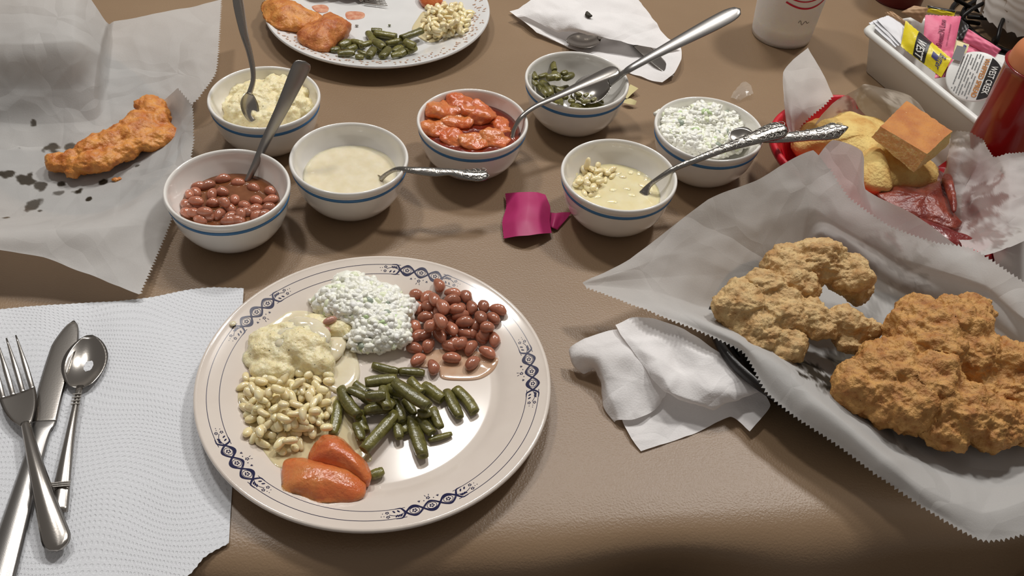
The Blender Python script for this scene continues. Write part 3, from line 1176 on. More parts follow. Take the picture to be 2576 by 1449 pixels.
# corn in broth
liquid(7, .0285, MILK, 'corn_broth', 'milky yellow broth in the bowl of white corn', 'broth', .0004)
corn_pile([(1445, 425), (1465, 410), (1500, 415), (1540, 425), (1545, 440), (1510, 465), (1490, 480), (1500, 500), (1470, 490), (1448, 470)], .0262, 24, 12, 1,
          'white corn kernel heaped against the left side of the corn bowl', 'corn kernels in the corn bowl', .031, .92, 13, 21, .034)
for (x, y) in scatter([(1520, 425), (1590, 425), (1640, 445), (1640, 490), (1560, 518), (1500, 505)], 14, 16, 5):
    c = P(x, y, .0268)
    put('corn_kernel', kern[rnd.randrange(4)], None, (c.x, c.y, .0268), rnd.uniform(0, 6), 0, 0, 'corn kernel nearly sunk in the milky broth of the corn bowl', 'corn', 'sunken corn kernels')
put('corn_kernel', kern[2], None, P(1478, 412, .038), 1.2, 1.1, 0, 'corn kernel standing on end at the top left of the corn bowl', 'corn')

# mashed potatoes in the back left bowl
mass('mashed_potatoes', [bl(660, 250, .030, .030, .026, .014, 0), bl(610, 262, .034, .012, .012, .009, 30), bl(700, 225, .036, .016, .014, .011, 0), bl(735, 260, .034, .018, .014, .011, 20),
                         bl(690, 205, .040, .008, .006, .008, 60), bl(660, 295, .033, .018, .010, .008, 0), bl(585, 285, .030, .012, .008, .008, 30), bl(755, 235, .034, .010, .012, .009, 0),
                         bl(600, 235, .032, .012, .010, .008, 0), bl(665, 215, .036, .008, .008, .006, 0), bl(725, 288, .032, .012, .008, .008, 0), bl(662, 262, .027, .0430, .0420, .013, 0), bl(760, 270, .032, .012, .012, .008, 0), bl(640, 300, .031, .014, .010, .007, 0)],
     MASH, .0014, disp=((.0035, 80, 4), (.0008, 300, 2)), label='lumpy yellow mashed potatoes filling the back left bowl', cat='potatoes')

# stewed apples
liquid(4, .0365, SYRUP, 'apple_syrup', 'dark red syrup pooled between the stewed apples in their bowl', 'syrup', .0001)
for i, (x, y, z, a, b, c, an, m_) in enumerate([(1115, 275, .041, .0170, .0130, .0090, -30, APPLE2), (1165, 268, .042, .0150, .0120, .0085, 20, APPLE), (1205, 285, .040, .0120, .0130, .0085, 60, APPLE),
                                                (1100, 325, .037, .0120, .0110, .0080, 0, APPLE2), (1138, 345, .038, .0110, .0105, .0080, 30, APPLE), (1190, 358, .037, .0130, .0100, .0075, 0, APPLE2),
                                                (1245, 352, .037, .0110, .0100, .0075, 20, APPLE2), (1262, 320, .034, .0110, .0100, .0070, 60, APPLE), (1150, 305, .037, .0140, .0110, .0080, -20, APPLE2),
                                                (1085, 295, .036, .0080, .0100, .0080, 60, APPLE)]):
    where = ['pale orange top piece at the back left', 'rounded reddish piece at the middle back', 'reddish piece by the syrup at the back right', 'small pale piece at the left wall', 'round piece at the front left',
             'wide pale piece at the front centre', 'pale piece at the front right', 'half-sunken piece at the right wall', 'piece in the middle left of the syrup', 'narrow piece wedged against the left wall'][i]
    mass('apple_piece', [bl(x, y, z, a * 1.3, b * 1.1, c * .8, an, .25), bl(x + 11, y + 5, z - .001, a * .9, b * 1.05, c * .62, an + 35, -.3), bl(x - 10, y - 2, z - .0015, a * .8, b * 1.05, c * .62, an - 25, .2)], m_, .0012, disp=((.0034, 60, 3), (.0005, 300, 3)), label='stewed apple, ' + where + ' of the apple bowl', cat='apple', sm=1)

# green beans in the back bowl
c5 = [(590, 830, 700, 880, 60), (630, 770, 650, 850, 60), (390, 880, 430, 960, 60), (380, 960, 440, 1040, 60), (490, 990, 620, 1150, 90), (560, 950, 720, 920, 80), (640, 880, 700, 960, 80),
      (760, 960, 880, 900, 80), (740, 900, 800, 870, 60), (450, 940, 560, 900, 60), (500, 1080, 560, 1150, 60), (680, 1080, 760, 1110, 70), (600, 1170, 720, 1190, 60), (430, 1020, 500, 1110, 60),
      (860, 1160, 940, 1210, 60), (940, 1170, 1000, 1230, 60), (1010, 1180, 1080, 1150, 60), (1080, 1160, 1150, 1190, 60), (980, 1240, 1080, 1230, 60), (820, 1220, 900, 1240, 60), (1100, 1230, 1150, 1190, 50),
      (730, 1130, 800, 1200, 70), (900, 1120, 980, 1160, 50)]
lst = [(1260 + a / 4.83, b / 4.83, 1260 + c / 4.83, d / 4.83, e / 4.83 * 1.15) for a, b, c, d, e in c5]
pl5 = Pile(bfloor(5, .023), .75)
f5 = []
for i in range(16):
    a, rr = rnd.uniform(0, 6.28), .030 * math.sqrt(rnd.random())
    q = (BW[5][0] + rr * math.cos(a), BW[5][1] + rr * math.sin(a))
    c = Vector((q[0], q[1], .021 + rnd.random() * .004))
    put('green_bean', pod_mesh(.016, .0042, .1, True, i), None, c, rnd.uniform(0, 3), 0, 0, 'dull green bean piece in the farthest back bowl', 'green bean', 'green beans in the back bowl')
lay_pods(lst, None, 'dull green bean piece in the farthest back bowl', 'green beans in the back bowl', .033, 1., .040, .75, pl5)

# coleslaw in its bowl
slaw('coleslaw', [bl(1768, 325, .030, .0445, .0435, .014, 0), bl(1850, 350, .034, .014, .014, .007, 0), bl(1830, 300, .037, .012, .012, .007, 0), bl(1710, 310, .038, .020, .018, .008, 0), bl(1775, 290, .042, .018, .016, .010, 20), bl(1740, 350, .038, .018, .014, .008, 0), bl(1820, 330, .036, .014, .012, .007, 0),
                  bl(1690, 335, .037, .014, .014, .008, 0), bl(1790, 375, .037, .014, .010, .007, 0), bl(1680, 290, .040, .012, .010, .007, 0)],
     [(1655, 285), (1695, 260), (1760, 250), (1820, 258), (1870, 285), (1895, 320), (1895, 355), (1865, 388), (1790, 396), (1740, 385), (1690, 360), (1660, 325)], 640, .04, None,
     'creamy chopped coleslaw piled in its striped bowl', 12, .95)

# ------------------------------------------------------------------ sheets of paper
def sheet(name, rows, nu, nv, mat, teeth=(), bl_=.6, crump=.0012, cf=34, seed=0, label=None, cat=None, parent=None, spots=(), thick=0., pitch=.0034, tlen=.0022, facet=.0015, ff=22, raw=False, group=None, zmin=.0006):
    """control rows of (px, py, z) -> smooth creased sheet with cutter teeth on the chosen sides"""
    G = [[P(*q) if not raw else Vector(q) for q in r] for r in rows]
    nr, nc = len(G), len(G[0])

    def at(r, c): return G[max(0, min(nr - 1, r))][max(0, min(nc - 1, c))]

    def ev(u, v):
        c = min(int(u * (nc - 1)), nc - 2)
        r = min(int(v * (nr - 1)), nr - 2)
        tu, tv = u * (nc - 1) - c, v * (nr - 1) - r
        cols = []
        for k in range(-1, 3):
            cols.append(Vector([cr(at(r + k, c - 1)[a], at(r + k, c)[a], at(r + k, c + 1)[a], at(r + k, c + 2)[a], tu, bl_) for a in range(3)]))
        return Vector([cr(cols[0][a], cols[1][a], cols[2][a], cols[3][a], tv, bl_) for a in range(3)])
    W_ = [[ev(i / nu, j / nv) for i in range(nu + 1)] for j in range(nv + 1)]
    V = []
    sd = Vector((seed * 1.7, seed * .9, seed * 2.3))
    for j in range(nv + 1):
        for i in range(nu + 1):
            a = W_[j][min(i + 1, nu)] - W_[j][max(i - 1, 0)]
            b = W_[min(j + 1, nv)][i] - W_[max(j - 1, 0)][i]
            n_ = a.cross(b)
            n_ = n_.normalized() if n_.length > 1e-12 else Vector((0, 0, 1))
            q = W_[j][i]
            d = crump * noise.fractal(q * cf + sd, 1, 2, 2)
            if facet:
                f = noise.voronoi(q * ff + sd)[0]
                d += facet * (min(.5, f[1] - f[0]) - .25)
            q = q + n_ * d
            if zmin is not None: q.z = max(q.z, zmin)
            V.append(q)
    Fc = [(j * (nu + 1) + i, j * (nu + 1) + i + 1, (j + 1) * (nu + 1) + i + 1, (j + 1) * (nu + 1) + i) for j in range(nv) for i in range(nu)]
    main = len(V)
    for side in teeth:
        t0_ = 0.
        if isinstance(side, tuple): side, t0_ = side
        if side == 'right': line = [(V[j * (nu + 1) + nu], V[j * (nu + 1) + nu - 1]) for j in range(nv + 1)]
        elif side == 'left': line = [(V[j * (nu + 1)], V[j * (nu + 1) + 1]) for j in range(nv + 1)]
        elif side == 'bottom': line = [(V[nv * (nu + 1) + i], V[(nv - 1) * (nu + 1) + i]) for i in range(nu + 1)]
        else: line = [(V[i], V[(nu + 1) + i]) for i in range(nu + 1)]
        L = [0]
        for k in range(1, len(line)): L.append(L[-1] + (line[k][0] - line[k - 1][0]).length)
        n_ = max(4, int(L[-1] / pitch))

        def along(s_):
            s_ = max(0, min(L[-1], s_))
            k = 1
            while k < len(L) - 1 and L[k] < s_: k += 1
            t = (s_ - L[k - 1]) / max(1e-9, L[k] - L[k - 1])
            p_ = line[k - 1][0].lerp(line[k][0], t)
            inn = line[k - 1][1].lerp(line[k][1], t)
            o_ = (p_ - inn)
            return p_, (o_.normalized() if o_.length > 1e-9 else Vector((1, 0, 0)))
        r_ = random.Random(seed + 5)
        for k in range(int(n_ * t0_), n_):
            s0, s1 = L[-1] * k / n_, L[-1] * (k + 1) / n_
            a, oa = along(s0)
            b, ob = along(s1)
            tip, ot = along((s0 + s1) / 2)
            tan = (b - a).normalized()
            ot = (ot - tan * ot.dot(tan)).normalized()
            t_ = tip + ot * tlen * r_.uniform(.75, 1.15) + tan * pitch * r_.uniform(-.12, .12)
            q1, q2 = a.lerp(t_, .55) + tan * pitch * .04, b.lerp(t_, .55) - tan * pitch * .04
            ba, bb = a - oa * .0002, b - ob * .0002
            i0 = len(V)
            V += [ba, q1, t_, q2, bb]
            Fc.append((i0, i0 + 1, i0 + 2, i0 + 3, i0 + 4))
    cen = sum(V[:main], Vector()) / main
    o = mk(name, V, Fc, mat, parent, None if parent else cen)
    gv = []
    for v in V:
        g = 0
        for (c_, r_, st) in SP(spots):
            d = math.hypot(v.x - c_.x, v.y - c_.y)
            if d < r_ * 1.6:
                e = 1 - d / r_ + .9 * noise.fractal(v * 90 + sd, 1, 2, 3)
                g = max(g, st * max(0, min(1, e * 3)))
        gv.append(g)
    vcol(o, 'grease', gv)  # also carries the shadow painted under the fried chicken pieces
    if thick:
        s_ = o.modifiers.new('thickness', 'SOLIDIFY')
        s_.thickness = thick
    return tag(o, label, cat, group)


_spc = {}


def SP(spots):
    k = tuple(spots)
    if k not in _spc:
        _spc[k] = [(P(x, y, z), (P(x + r, y, z) - P(x, y, z)).length, st) for (x, y, z, r, st) in spots]
    return _spc[k]


def oval_basket(name, ctr, a, b, rot, h, mat, label, slots=True, rimw=.006, zf=.0):
    """oval fast-food basket: floor, sloping lattice wall and a fat rolled rim"""
    t = thing(name, label, 'basket', ctr)
    R_ = Matrix.Rotation(rot, 3, 'Z')

    def pt(g, k, z):
        e = 2.4
        cg, sg = math.cos(g), math.sin(g)
        x = a * k * math.copysign(abs(cg) ** (2 / e), cg)
        y = b * k * math.copysign(abs(sg) ** (2 / e), sg)
        return R_ @ Vector((x, y, z)) + Vector(ctr)
    seg = 72
    pr = [(0, .0022), (.5, .0022), (.80, .0022), (.815, .003), (.985, h - .003), (1.0, h), (1.02, h + .0015), (1.045, h), (1.05, h - .004), (1.045, h - .0065),
          (1.037, h - .0065), (1.037, h - .003), (1.0, h - .004), (.985, h - .007), (.80, .0005), (.5, .0005), (0, .0005)]
    V = []
    for i in range(seg):
        for (k, z) in pr: V.append(pt(2 * pi * i / seg, k, z))
    n_ = len(pr)
    Fc = []
    for i in range(seg):
        for k in range(n_ - 1): Fc.append((i * n_ + k, ((i + 1) % seg) * n_ + k, ((i + 1) % seg) * n_ + k + 1, i * n_ + k + 1))
    mk('basket_body', V, Fc, mat, t)
    A = Acc()
    for i in range(36):
        g = 2 * pi * i / 36
        A.add(tube([pt(g, .83, .006), pt(g, .9, h * .5), pt(g, 1.012, h - .006)], .0011, 5))
    mk('ribs', A.V, A.F, mat, t)
    return t


# left black basket and its paper
oval_basket('food_basket', P(190, 360, 0), .125, .082, math.radians(-38), .034, BLACKP, 'black plastic basket under the deli paper holding the chicken tender at the left')
SPL = [(60, 440, .013, 26, .9), (100, 455, .013, 20, .8), (125, 362, .013, 22, .8), (175, 362, .013, 14, .7), (45, 365, .013, 9, .7), (85, 500, .013, 24, .75), (150, 450, .013, 12, 1), (255, 450, .013, 12, 1),
       (190, 470, .013, 12, 1), (222, 490, .013, 8, 1), (10, 430, .013, 18, .9), (95, 520, .013, 8, .8), (15, 545, .013, 10, .8), (88, 320, .014, 7, .8), (345, 420, .013, 6, .7), (70, 430, .013, 10, .9), (140, 475, .013, 14, .6)]
sheet('deli_paper', [[(-130, -70, .085), (60, -60, .095), (190, -50, .095), (267, 55, .062), (285, 56, .052), (410, 32, .052), (555, 0, .050)],
                     [(-110, 110, .068), (60, 110, .078), (185, 105, .078), (248, 130, .058), (275, 128, .040), (400, 110, .042), (550, 95, .046)],
                     [(-90, 220, .040), (60, 225, .042), (180, 225, .042), (238, 222, .040), (268, 218, .028), (400, 185, .030), (541, 180, .036)],
                     [(-90, 300, .020), (68, 312, .018), (180, 310, .019), (240, 300, .020), (275, 270, .020), (400, 240, .022), (500, 245, .026)],
                     [(-90, 370, .0080), (68, 380, .0080), (180, 380, .0080), (240, 380, .0080), (290, 350, .0080), (370, 320, .012), (440, 300, .014)]],
      200, 160, DELI, ('right',), seed=3, label='white deli paper sheet standing up behind the chicken tender with a saw-toothed right edge', cat='paper', spots=SPL, facet=.0022)
sheet('deli_paper', [[(-100, 330, .0085), (80, 330, .0085), (200, 320, .0085), (320, 290, .010), (400, 262, .020), (447, 222, .055)],
                     [(-100, 430, .0085), (80, 430, .0085), (200, 430, .0085), (310, 410, .010), (425, 340, .022), (484, 275, .048)],
                     [(-100, 535, .0090), (80, 545, .0090), (190, 540, .0100), (300, 510, .014), (400, 450, .026), (479, 395, .036)],
                     [(-100, 585, .040), (60, 583, .040), (180, 578, .040), (280, 572, .034), (360, 566, .022), (427, 560, .012)],
                     [(-100, 622, .036), (0, 630, .035), (110, 648, .032), (200, 682, .026), (280, 714, .018), (350, 740, .012)]],
      260, 220, DELI, ('right',), seed=8, label='deli paper under the chicken tender, grease spotted, toothed corner toward the towel', cat='paper', spots=SPL, facet=.0020)

# ------------------------------------------------------------------ fried chicken
CRUST = M('fried_crust', (170, 112, 56), rough=.55, col2=(206, 156, 90), ns=110, det=8, ramp=(.32, .62), bump=.0018, bs=430, bdet=9, sss=.12, sr=(.003, .0015, .0006), speck=(58, 36, 18), spk=(.24, .28), spks=700)
CRUST1 = M('pale_fried_crust', (186, 142, 88), rough=.6, col2=(216, 184, 130), ns=100, det=8, ramp=(.32, .62), bump=.0018, bs=430, bdet=9, sss=.12, sr=(.003, .0015, .0006), speck=(58, 36, 18), spk=(.24, .28), spks=700)
CRUST2 = M('orange_fried_crust', (190, 106, 38), rough=.45, col2=(222, 152, 72), ns=90, det=7, ramp=(.32, .65), bump=.0010, bs=420, bdet=7, sss=.15, sr=(.003, .0012, .0005), coat=.2)
CRUST3 = M('red_fried_crust', (172, 88, 40), rough=.45, col2=(210, 134, 70), ns=120, det=7, ramp=(.32, .65), bump=.0010, bs=420, bdet=7, sss=.15, sr=(.003, .0012, .0005), coat=.15)
CRD = ((.0065, 30, 3), (.0034, 95, 6), (-.0012, 170, 1), (.0010, 330, 4))
mass('fried_chicken_piece', [bl(1985, 670, .054, .024, .020, .017, -25), bl(2060, 655, .058, .026, .020, .017, 10), bl(2130, 690, .052, .018, .018, .016, 60), bl(1930, 735, .050, .018, .018, .018, -30),
                             bl(1860, 780, .044, .020, .022, .020, 60), bl(1900, 830, .040, .022, .020, .018, 40), bl(1960, 790, .044, .026, .022, .020, 10), bl(2040, 800, .044, .024, .016, .014, 20),
                             bl(2120, 810, .044, .022, .013, .013, 15), bl(2170, 835, .040, .012, .013, .011, 60), bl(1975, 865, .036, .016, .016, .014, 0), bl(1965, 900, .030, .012, .010, .010, 0),
                             bl(2140, 862, .034, .014, .011, .010, 20), bl(1980, 720, .046, .022, .022, .020, 0), bl(2160, 730, .036, .012, .012, .012, 0)],
     CRUST1, .0011, disp=CRD, label='pale golden fried chicken piece with bent lobes, upper left in the right-hand basket', cat='chicken', sm=1)
mass('fried_chicken_piece', [bl(2330, 850, .052, .036, .028, .024, 50), bl(2400, 830, .054, .026, .026, .022, 20), bl(2240, 930, .046, .030, .026, .022, -40), bl(2170, 980, .038, .022, .020, .018, 20), bl(2260, 1010, .040, .028, .022, .020, 20),
                             bl(2440, 900, .046, .024, .026, .022, 60), bl(2530, 920, .042, .018, .024, .018, 70), bl(2420, 1030, .040, .030, .024, .020, 10), bl(2500, 1060, .036, .026, .020, .018, 0), bl(2380, 1090, .032, .018, .014, .012, 0),
                             bl(2575, 980, .038, .018, .022, .016, 60), bl(2340, 960, .046, .026, .024, .022, 0), bl(2300, 790, .046, .012, .012, .012, 0), bl(2600, 1060, .034, .018, .018, .014, 0), bl(2480, 975, .034, .024, .020, .016, 0), bl(2450, 790, .044, .018, .018, .018, 0)],
     CRUST, .0012, disp=CRD, label='large deep golden fried chicken piece at the right edge of the near right basket', cat='chicken', sm=1)
mass('chicken_tender', [bl(385, 280, .026, .019, .014, .009, -60), bl(350, 320, .026, .022, .019, .011, -30), bl(385, 345, .024, .024, .017, .010, -20), bl(340, 345, .023, .026, .022, .010, -25), bl(375, 265, .027, .014, .014, .009, -60), bl(270, 392, .021, .022, .015, .009, -15), bl(300, 350, .024, .024, .018, .011, -25), bl(240, 375, .022, .020, .014, .011, -25),
                        bl(250, 405, .021, .022, .013, .010, -10), bl(190, 410, .019, .018, .012, .009, 0), bl(150, 410, .018, .016, .009, .008, 30), bl(180, 435, .016, .008, .007, .006, 60), bl(405, 300, .026, .010, .018, .008, -10), bl(320, 385, .021, .014, .010, .009, -20)],
     CRUST2, .0012, disp=((.0034, 42, 4), (.0016, 120, 4), (.0006, 380, 3)), label='orange-brown fried chicken tender lying alone on the left deli paper', cat='chicken', sm=1)
mass('crumb', [bl(292, 452, .0115, .004, .0022, .0018, 0), bl(300, 450, .0115, .0022, .002, .0016, 0)], CRUST2, .0006, disp=((.0008, 400, 3),), label='small fried crumb on the paper below the chicken tender', cat='crumb')

# ------------------------------------------------------------------ near right basket, its paper
oval_basket('food_basket', P(2205, 960, 0), .135, .088, math.radians(-20), .036, BLACKP, 'black plastic basket under the deli paper holding the two fried chicken pieces')
SPR_SHADE_GREASE = [(2050, 985, .012, 60, .95), (2110, 1010, .012, 50, .9), (2000, 945, .014, 40, .95), (2240, 730, .02, 70, .22), (2190, 670, .03, 50, .18), (2220, 1110, .012, 40, .3), (2160, 900, .012, 60, .8)]  # strong spots paint in the chicken's shadow, faint ones are grease
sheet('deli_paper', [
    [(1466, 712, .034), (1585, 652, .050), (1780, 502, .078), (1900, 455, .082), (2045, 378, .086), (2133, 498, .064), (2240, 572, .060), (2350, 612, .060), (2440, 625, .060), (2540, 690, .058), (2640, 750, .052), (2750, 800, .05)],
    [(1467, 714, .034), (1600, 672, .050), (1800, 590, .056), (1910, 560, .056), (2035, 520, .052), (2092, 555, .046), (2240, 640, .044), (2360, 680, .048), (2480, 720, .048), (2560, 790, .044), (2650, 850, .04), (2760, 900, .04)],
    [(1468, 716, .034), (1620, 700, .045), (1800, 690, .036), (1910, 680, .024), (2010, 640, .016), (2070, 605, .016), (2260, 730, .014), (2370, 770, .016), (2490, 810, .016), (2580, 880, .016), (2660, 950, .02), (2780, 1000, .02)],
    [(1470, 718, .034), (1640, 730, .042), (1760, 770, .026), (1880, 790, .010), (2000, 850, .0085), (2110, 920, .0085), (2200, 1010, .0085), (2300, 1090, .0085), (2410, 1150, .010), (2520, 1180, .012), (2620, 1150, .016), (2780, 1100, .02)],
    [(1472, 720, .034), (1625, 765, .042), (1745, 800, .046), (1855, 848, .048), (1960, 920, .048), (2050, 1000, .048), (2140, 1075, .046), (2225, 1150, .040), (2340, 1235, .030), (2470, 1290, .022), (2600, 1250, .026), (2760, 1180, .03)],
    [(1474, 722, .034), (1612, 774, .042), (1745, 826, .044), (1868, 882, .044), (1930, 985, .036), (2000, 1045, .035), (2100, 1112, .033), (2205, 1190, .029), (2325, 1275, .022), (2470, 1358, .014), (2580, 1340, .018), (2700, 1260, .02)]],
      220, 130, DELI, ('bottom', ('top', .52)), seed=12, label='big white deli paper under the two fried chicken pieces, toothed edge toward the camera', cat='paper', spots=SPR_SHADE_GREASE, facet=.0020, bl_=.5)
# ------------------------------------------------------------------ red basket
RBC = (P(1945, 320, .045) + P(2455, 645, .045)) / 2
RBC.z = 0
RBC += Vector((.031, .036, 0))
oval_basket('food_basket', RBC, .115, .088, math.radians(-50), .044, REDP, 'red plastic basket behind the chicken holding cornbread and ham', rimw=.008)
SPQ = [(2200, 260, .04, 60, .5), (2150, 255, .04, 40, .5), (2280, 320, .03, 50, .4), (2460, 480, .04, 40, .4), (2440, 540, .03, 60, .5), (2480, 590, .04, 50, .35), (2400, 380, .04, 40, .6), (2120, 420, .05, 40, .3)]
LINER = 'white deli paper '
sheet('deli_paper', [[(2022, 440, .050), (2052, 400, .070), (2095, 352, .080), (2170, 382, .076), (2176, 475, .070), (2300, 540, .066), (2400, 612, .060), (2440, 640, .056)],
                     [(2030, 500, .045), (2062, 470, .050), (2110, 450, .055), (2160, 470, .055), (2200, 540, .050), (2300, 610, .045), (2390, 670, .040), (2450, 690, .036)],
                     [(2040, 560, .030), (2080, 560, .030), (2120, 560, .030), (2170, 580, .030), (2220, 620, .028), (2300, 680, .025), (2390, 730, .022), (2450, 750, .02)]],
      70, 40, DELI, (), seed=20, label=LINER + 'front flap of the red basket, folded between it and the chicken paper', cat='paper', facet=.0012)
sheet('deli_paper', [[(2033, 120, .078), (2033, 121, .078), (2050, 150, .074), (2075, 195, .068), (2095, 240, .062)],
                     [(1995, 150, .076), (2010, 170, .073), (2030, 200, .068), (2050, 230, .062), (2072, 265, .056)],
                     [(1970, 182, .070), (1980, 210, .066), (2000, 240, .060), (2020, 275, .054), (2035, 295, .048)],
                     [(1972, 250, .056), (1980, 270, .052), (1990, 295, .048), (2000, 315, .040), (2010, 325, .034)],
                     [(1978, 310, .040), (1985, 330, .036), (1995, 345, .030), (2005, 355, .022), (2020, 360, .014)]],
      40, 50, DELI, ('right',), seed=23, label=LINER + 'corner standing up toothed at the left end of the red basket', cat='paper', facet=.0016)
sheet('deli_paper', [[(2040, 330, .030), (2090, 262, .046), (2160, 222, .050), (2180, 212, .055), (2290, 240, .054), (2340, 300, .052), (2395, 335, .052), (2440, 340, .050)],
                     [(2050, 345, .020), (2110, 300, .028), (2170, 268, .032), (2230, 262, .034), (2300, 290, .034), (2360, 330, .034), (2400, 370, .034), (2440, 400, .034)],
                     [(2080, 400, .0075), (2130, 380, .0075), (2190, 360, .0075), (2250, 360, .0075), (2300, 370, .0075), (2350, 400, .0075), (2390, 440, .0075), (2420, 480, .010)],
                     [(2080, 470, .0075), (2140, 480, .0075), (2210, 500, .0075), (2270, 520, .0075), (2310, 540, .0075), (2350, 560, .0075), (2390, 570, .0075), (2420, 580, .010)]],
      80, 60, DELI, (), seed=27, label=LINER + 'greasy back liner of the red basket behind the cornbread', cat='paper', spots=SPQ, facet=.0015)
sheet('deli_paper', [[(2395, 332, .058), (2430, 330, .060), (2470, 350, .060), (2498, 395, .058), (2540, 385, .066), (2620, 380, .066)],
                     [(2385, 380, .044), (2420, 385, .052), (2460, 410, .046), (2490, 430, .050), (2540, 425, .062), (2640, 430, .060)],
                     [(2380, 430, .030), (2405, 440, .036), (2440, 450, .030), (2480, 470, .044), (2540, 500, .055), (2640, 510, .056)],
                     [(2370, 490, .016), (2395, 500, .022), (2420, 500, .026), (2460, 520, .040), (2540, 560, .050), (2640, 570, .052)],
                     [(2385, 560, .014), (2410, 560, .020), (2440, 560, .030), (2490, 580, .042), (2560, 590, .048), (2640, 590, .05)],
                     [(2420, 620, .040), (2440, 628, .042), (2470, 640, .045), (2510, 630, .048), (2560, 615, .050), (2640, 590, .052)]],
      80, 90, DELI, ('top',), seed=31, label=LINER + 'crumpled right end of the red basket liner with pink grease stains', cat='paper', spots=SPQ, crump=.003, cf=50, facet=.0035, ff=30, tlen=.0012)
sheet('deli_paper', [[(2440, 655, .004), (2500, 625, .006), (2580, 600, .008), (2660, 590, .01)], [(2450, 690, .003), (2520, 680, .004), (2600, 660, .005), (2680, 640, .006)], [(2470, 740, .003), (2540, 740, .003), (2620, 720, .004), (2700, 700, .004)]],
      40, 30, DELI, (), seed=33, label=LINER + 'flat scrap showing at the far right edge below the red basket', cat='paper')

CRUMB = M('cornbread_crumb', (244, 228, 158), rough=.85, col2=(232, 208, 128), ns=420, det=6, bump=.0016, bs=520, bdet=7, sss=.2)
CTOP = M('cornbread_crust', (200, 130, 52), rough=.6, col2=(180, 104, 36), ns=70, det=5, bump=.0006, bs=500, speck=(226, 190, 130), spk=(.22, .27), spks=260)
FLAT = M('corn_cake_crust', (228, 200, 124), rough=.7, col2=(200, 148, 74), ns=45, det=6, ramp=(.42, .72), bump=.0014, bs=380, bdet=6, speck=(150, 100, 50), spk=(.22, .27), spks=500)
HAM = M('country_ham', (112, 34, 26), rough=.32, col2=(140, 60, 40), ns=70, det=6, bump=.0012, bs=260, bdet=6, coat=.3, sss=.15, sr=(.003, .001, .0005))
HAM2 = M('dark_ham', (96, 20, 20), rough=.3, col2=(120, 34, 30), ns=60, det=5, bump=.0010, bs=200, coat=.3)
pillow('corn_cake', [(2015, 330), (2030, 300), (2070, 282), (2130, 275), (2190, 290), (2240, 320), (2300, 370), (2350, 410), (2362, 445), (2330, 462), (2270, 465), (2215, 475), (2180, 460), (2150, 420), (2080, 385), (2010, 375), (1990, 355)],
       .012, .030, FLAT, 'large yellow-brown hand-shaped corn cake under the cornbread square', 'bread', disp=((.0046, 24, 4), (.0016, 110, 4)))
pillow('corn_cake', [(2200, 370), (2220, 385), (2240, 430), (2245, 470), (2225, 474), (2180, 462), (2160, 420), (2170, 380)], .024, .022, FLAT, 'smaller corn cake lobe at the front left of the cornbread square', 'bread', disp=((.0020, 40, 3), (.0008, 120, 3)))
# cornbread square
cb = thing('cornbread_square', 'square of cornbread with a browned top, leaning on the corn cake in the red basket', 'bread', P(2290, 350, .04))
tp_ = [P(2281, 253, .078), P(2395, 330, .077), P(2333, 388, .070), P(2215, 318, .071)]
bt_ = [P(2258, 300, .054), P(2384, 368, .052), P(2299, 434, .046), P(2192, 345, .056)]


def hexa(A4, B4, n_=14, noise_=.0010, rounde=.0):
    V, Fc, I = [], [], []

    def face(a, b, c, d, idx):
        b0_ = len(V)
        for j in range(n_ + 1):
            for i in range(n_ + 1):
                u, v = i / n_, j / n_
                q = a.lerp(b, u).lerp(d.lerp(c, u), v)
                V.append(q)
        for j in range(n_):
            for i in range(n_):
                k = b0_ + j * (n_ + 1) + i
                Fc.append((k, k + 1, k + n_ + 2, k + n_ + 1))
                I.append(idx)
    face(A4[0], A4[1], A4[2], A4[3], 0)
    face(B4[3], B4[2], B4[1], B4[0], 1)
    for k in range(4):
        face(A4[(k + 1) % 4], A4[k], B4[k], B4[(k + 1) % 4], 1)
    c = sum(V, Vector()) / len(V)
    out = []
    for v in V:
        d = (v - c).normalized()
        out.append(v + d * noise_ * noise.fractal(v * 170, 1, 2, 4) - d * max(0, (v - c).length - .036) * .25)
    return out, Fc, I


V, Fc, I = hexa(tp_, bt_, 18)
mk('crumb_body', V, [f for f, i in zip(Fc, I) if i == 1], CRUMB, cb)
mk('browned_top', V, [f for f, i in zip(Fc, I) if i == 0], CTOP, cb, smooth=True)
pillow('ham_slice', [(2210, 485), (2240, 475), (2290, 468), (2340, 462), (2385, 450), (2392, 475), (2400, 530), (2420, 562), (2400, 575), (2350, 560), (2300, 545), (2260, 530), (2215, 500)],
       .024, .010, HAM, 'brownish red slice of country ham in front of the corn cake in the red basket', 'ham', disp=((.0026, 60, 4), (.0006, 250, 3)))
pillow('ham_slice', [(2290, 545), (2350, 560), (2400, 580), (2446, 600), (2440, 612), (2400, 618), (2340, 600), (2300, 575)], .030, .008, HAM2, 'darker red ham slice under the front end of the other one', 'ham', disp=((.0018, 60, 3),))
pillow('ham_slice', [(2370, 445), (2390, 440), (2402, 470), (2408, 520), (2398, 530), (2385, 490)], .034, .006, HAM, 'narrow strip of ham curling up at the right of the country ham slice', 'ham', disp=((.0018, 80, 3),))

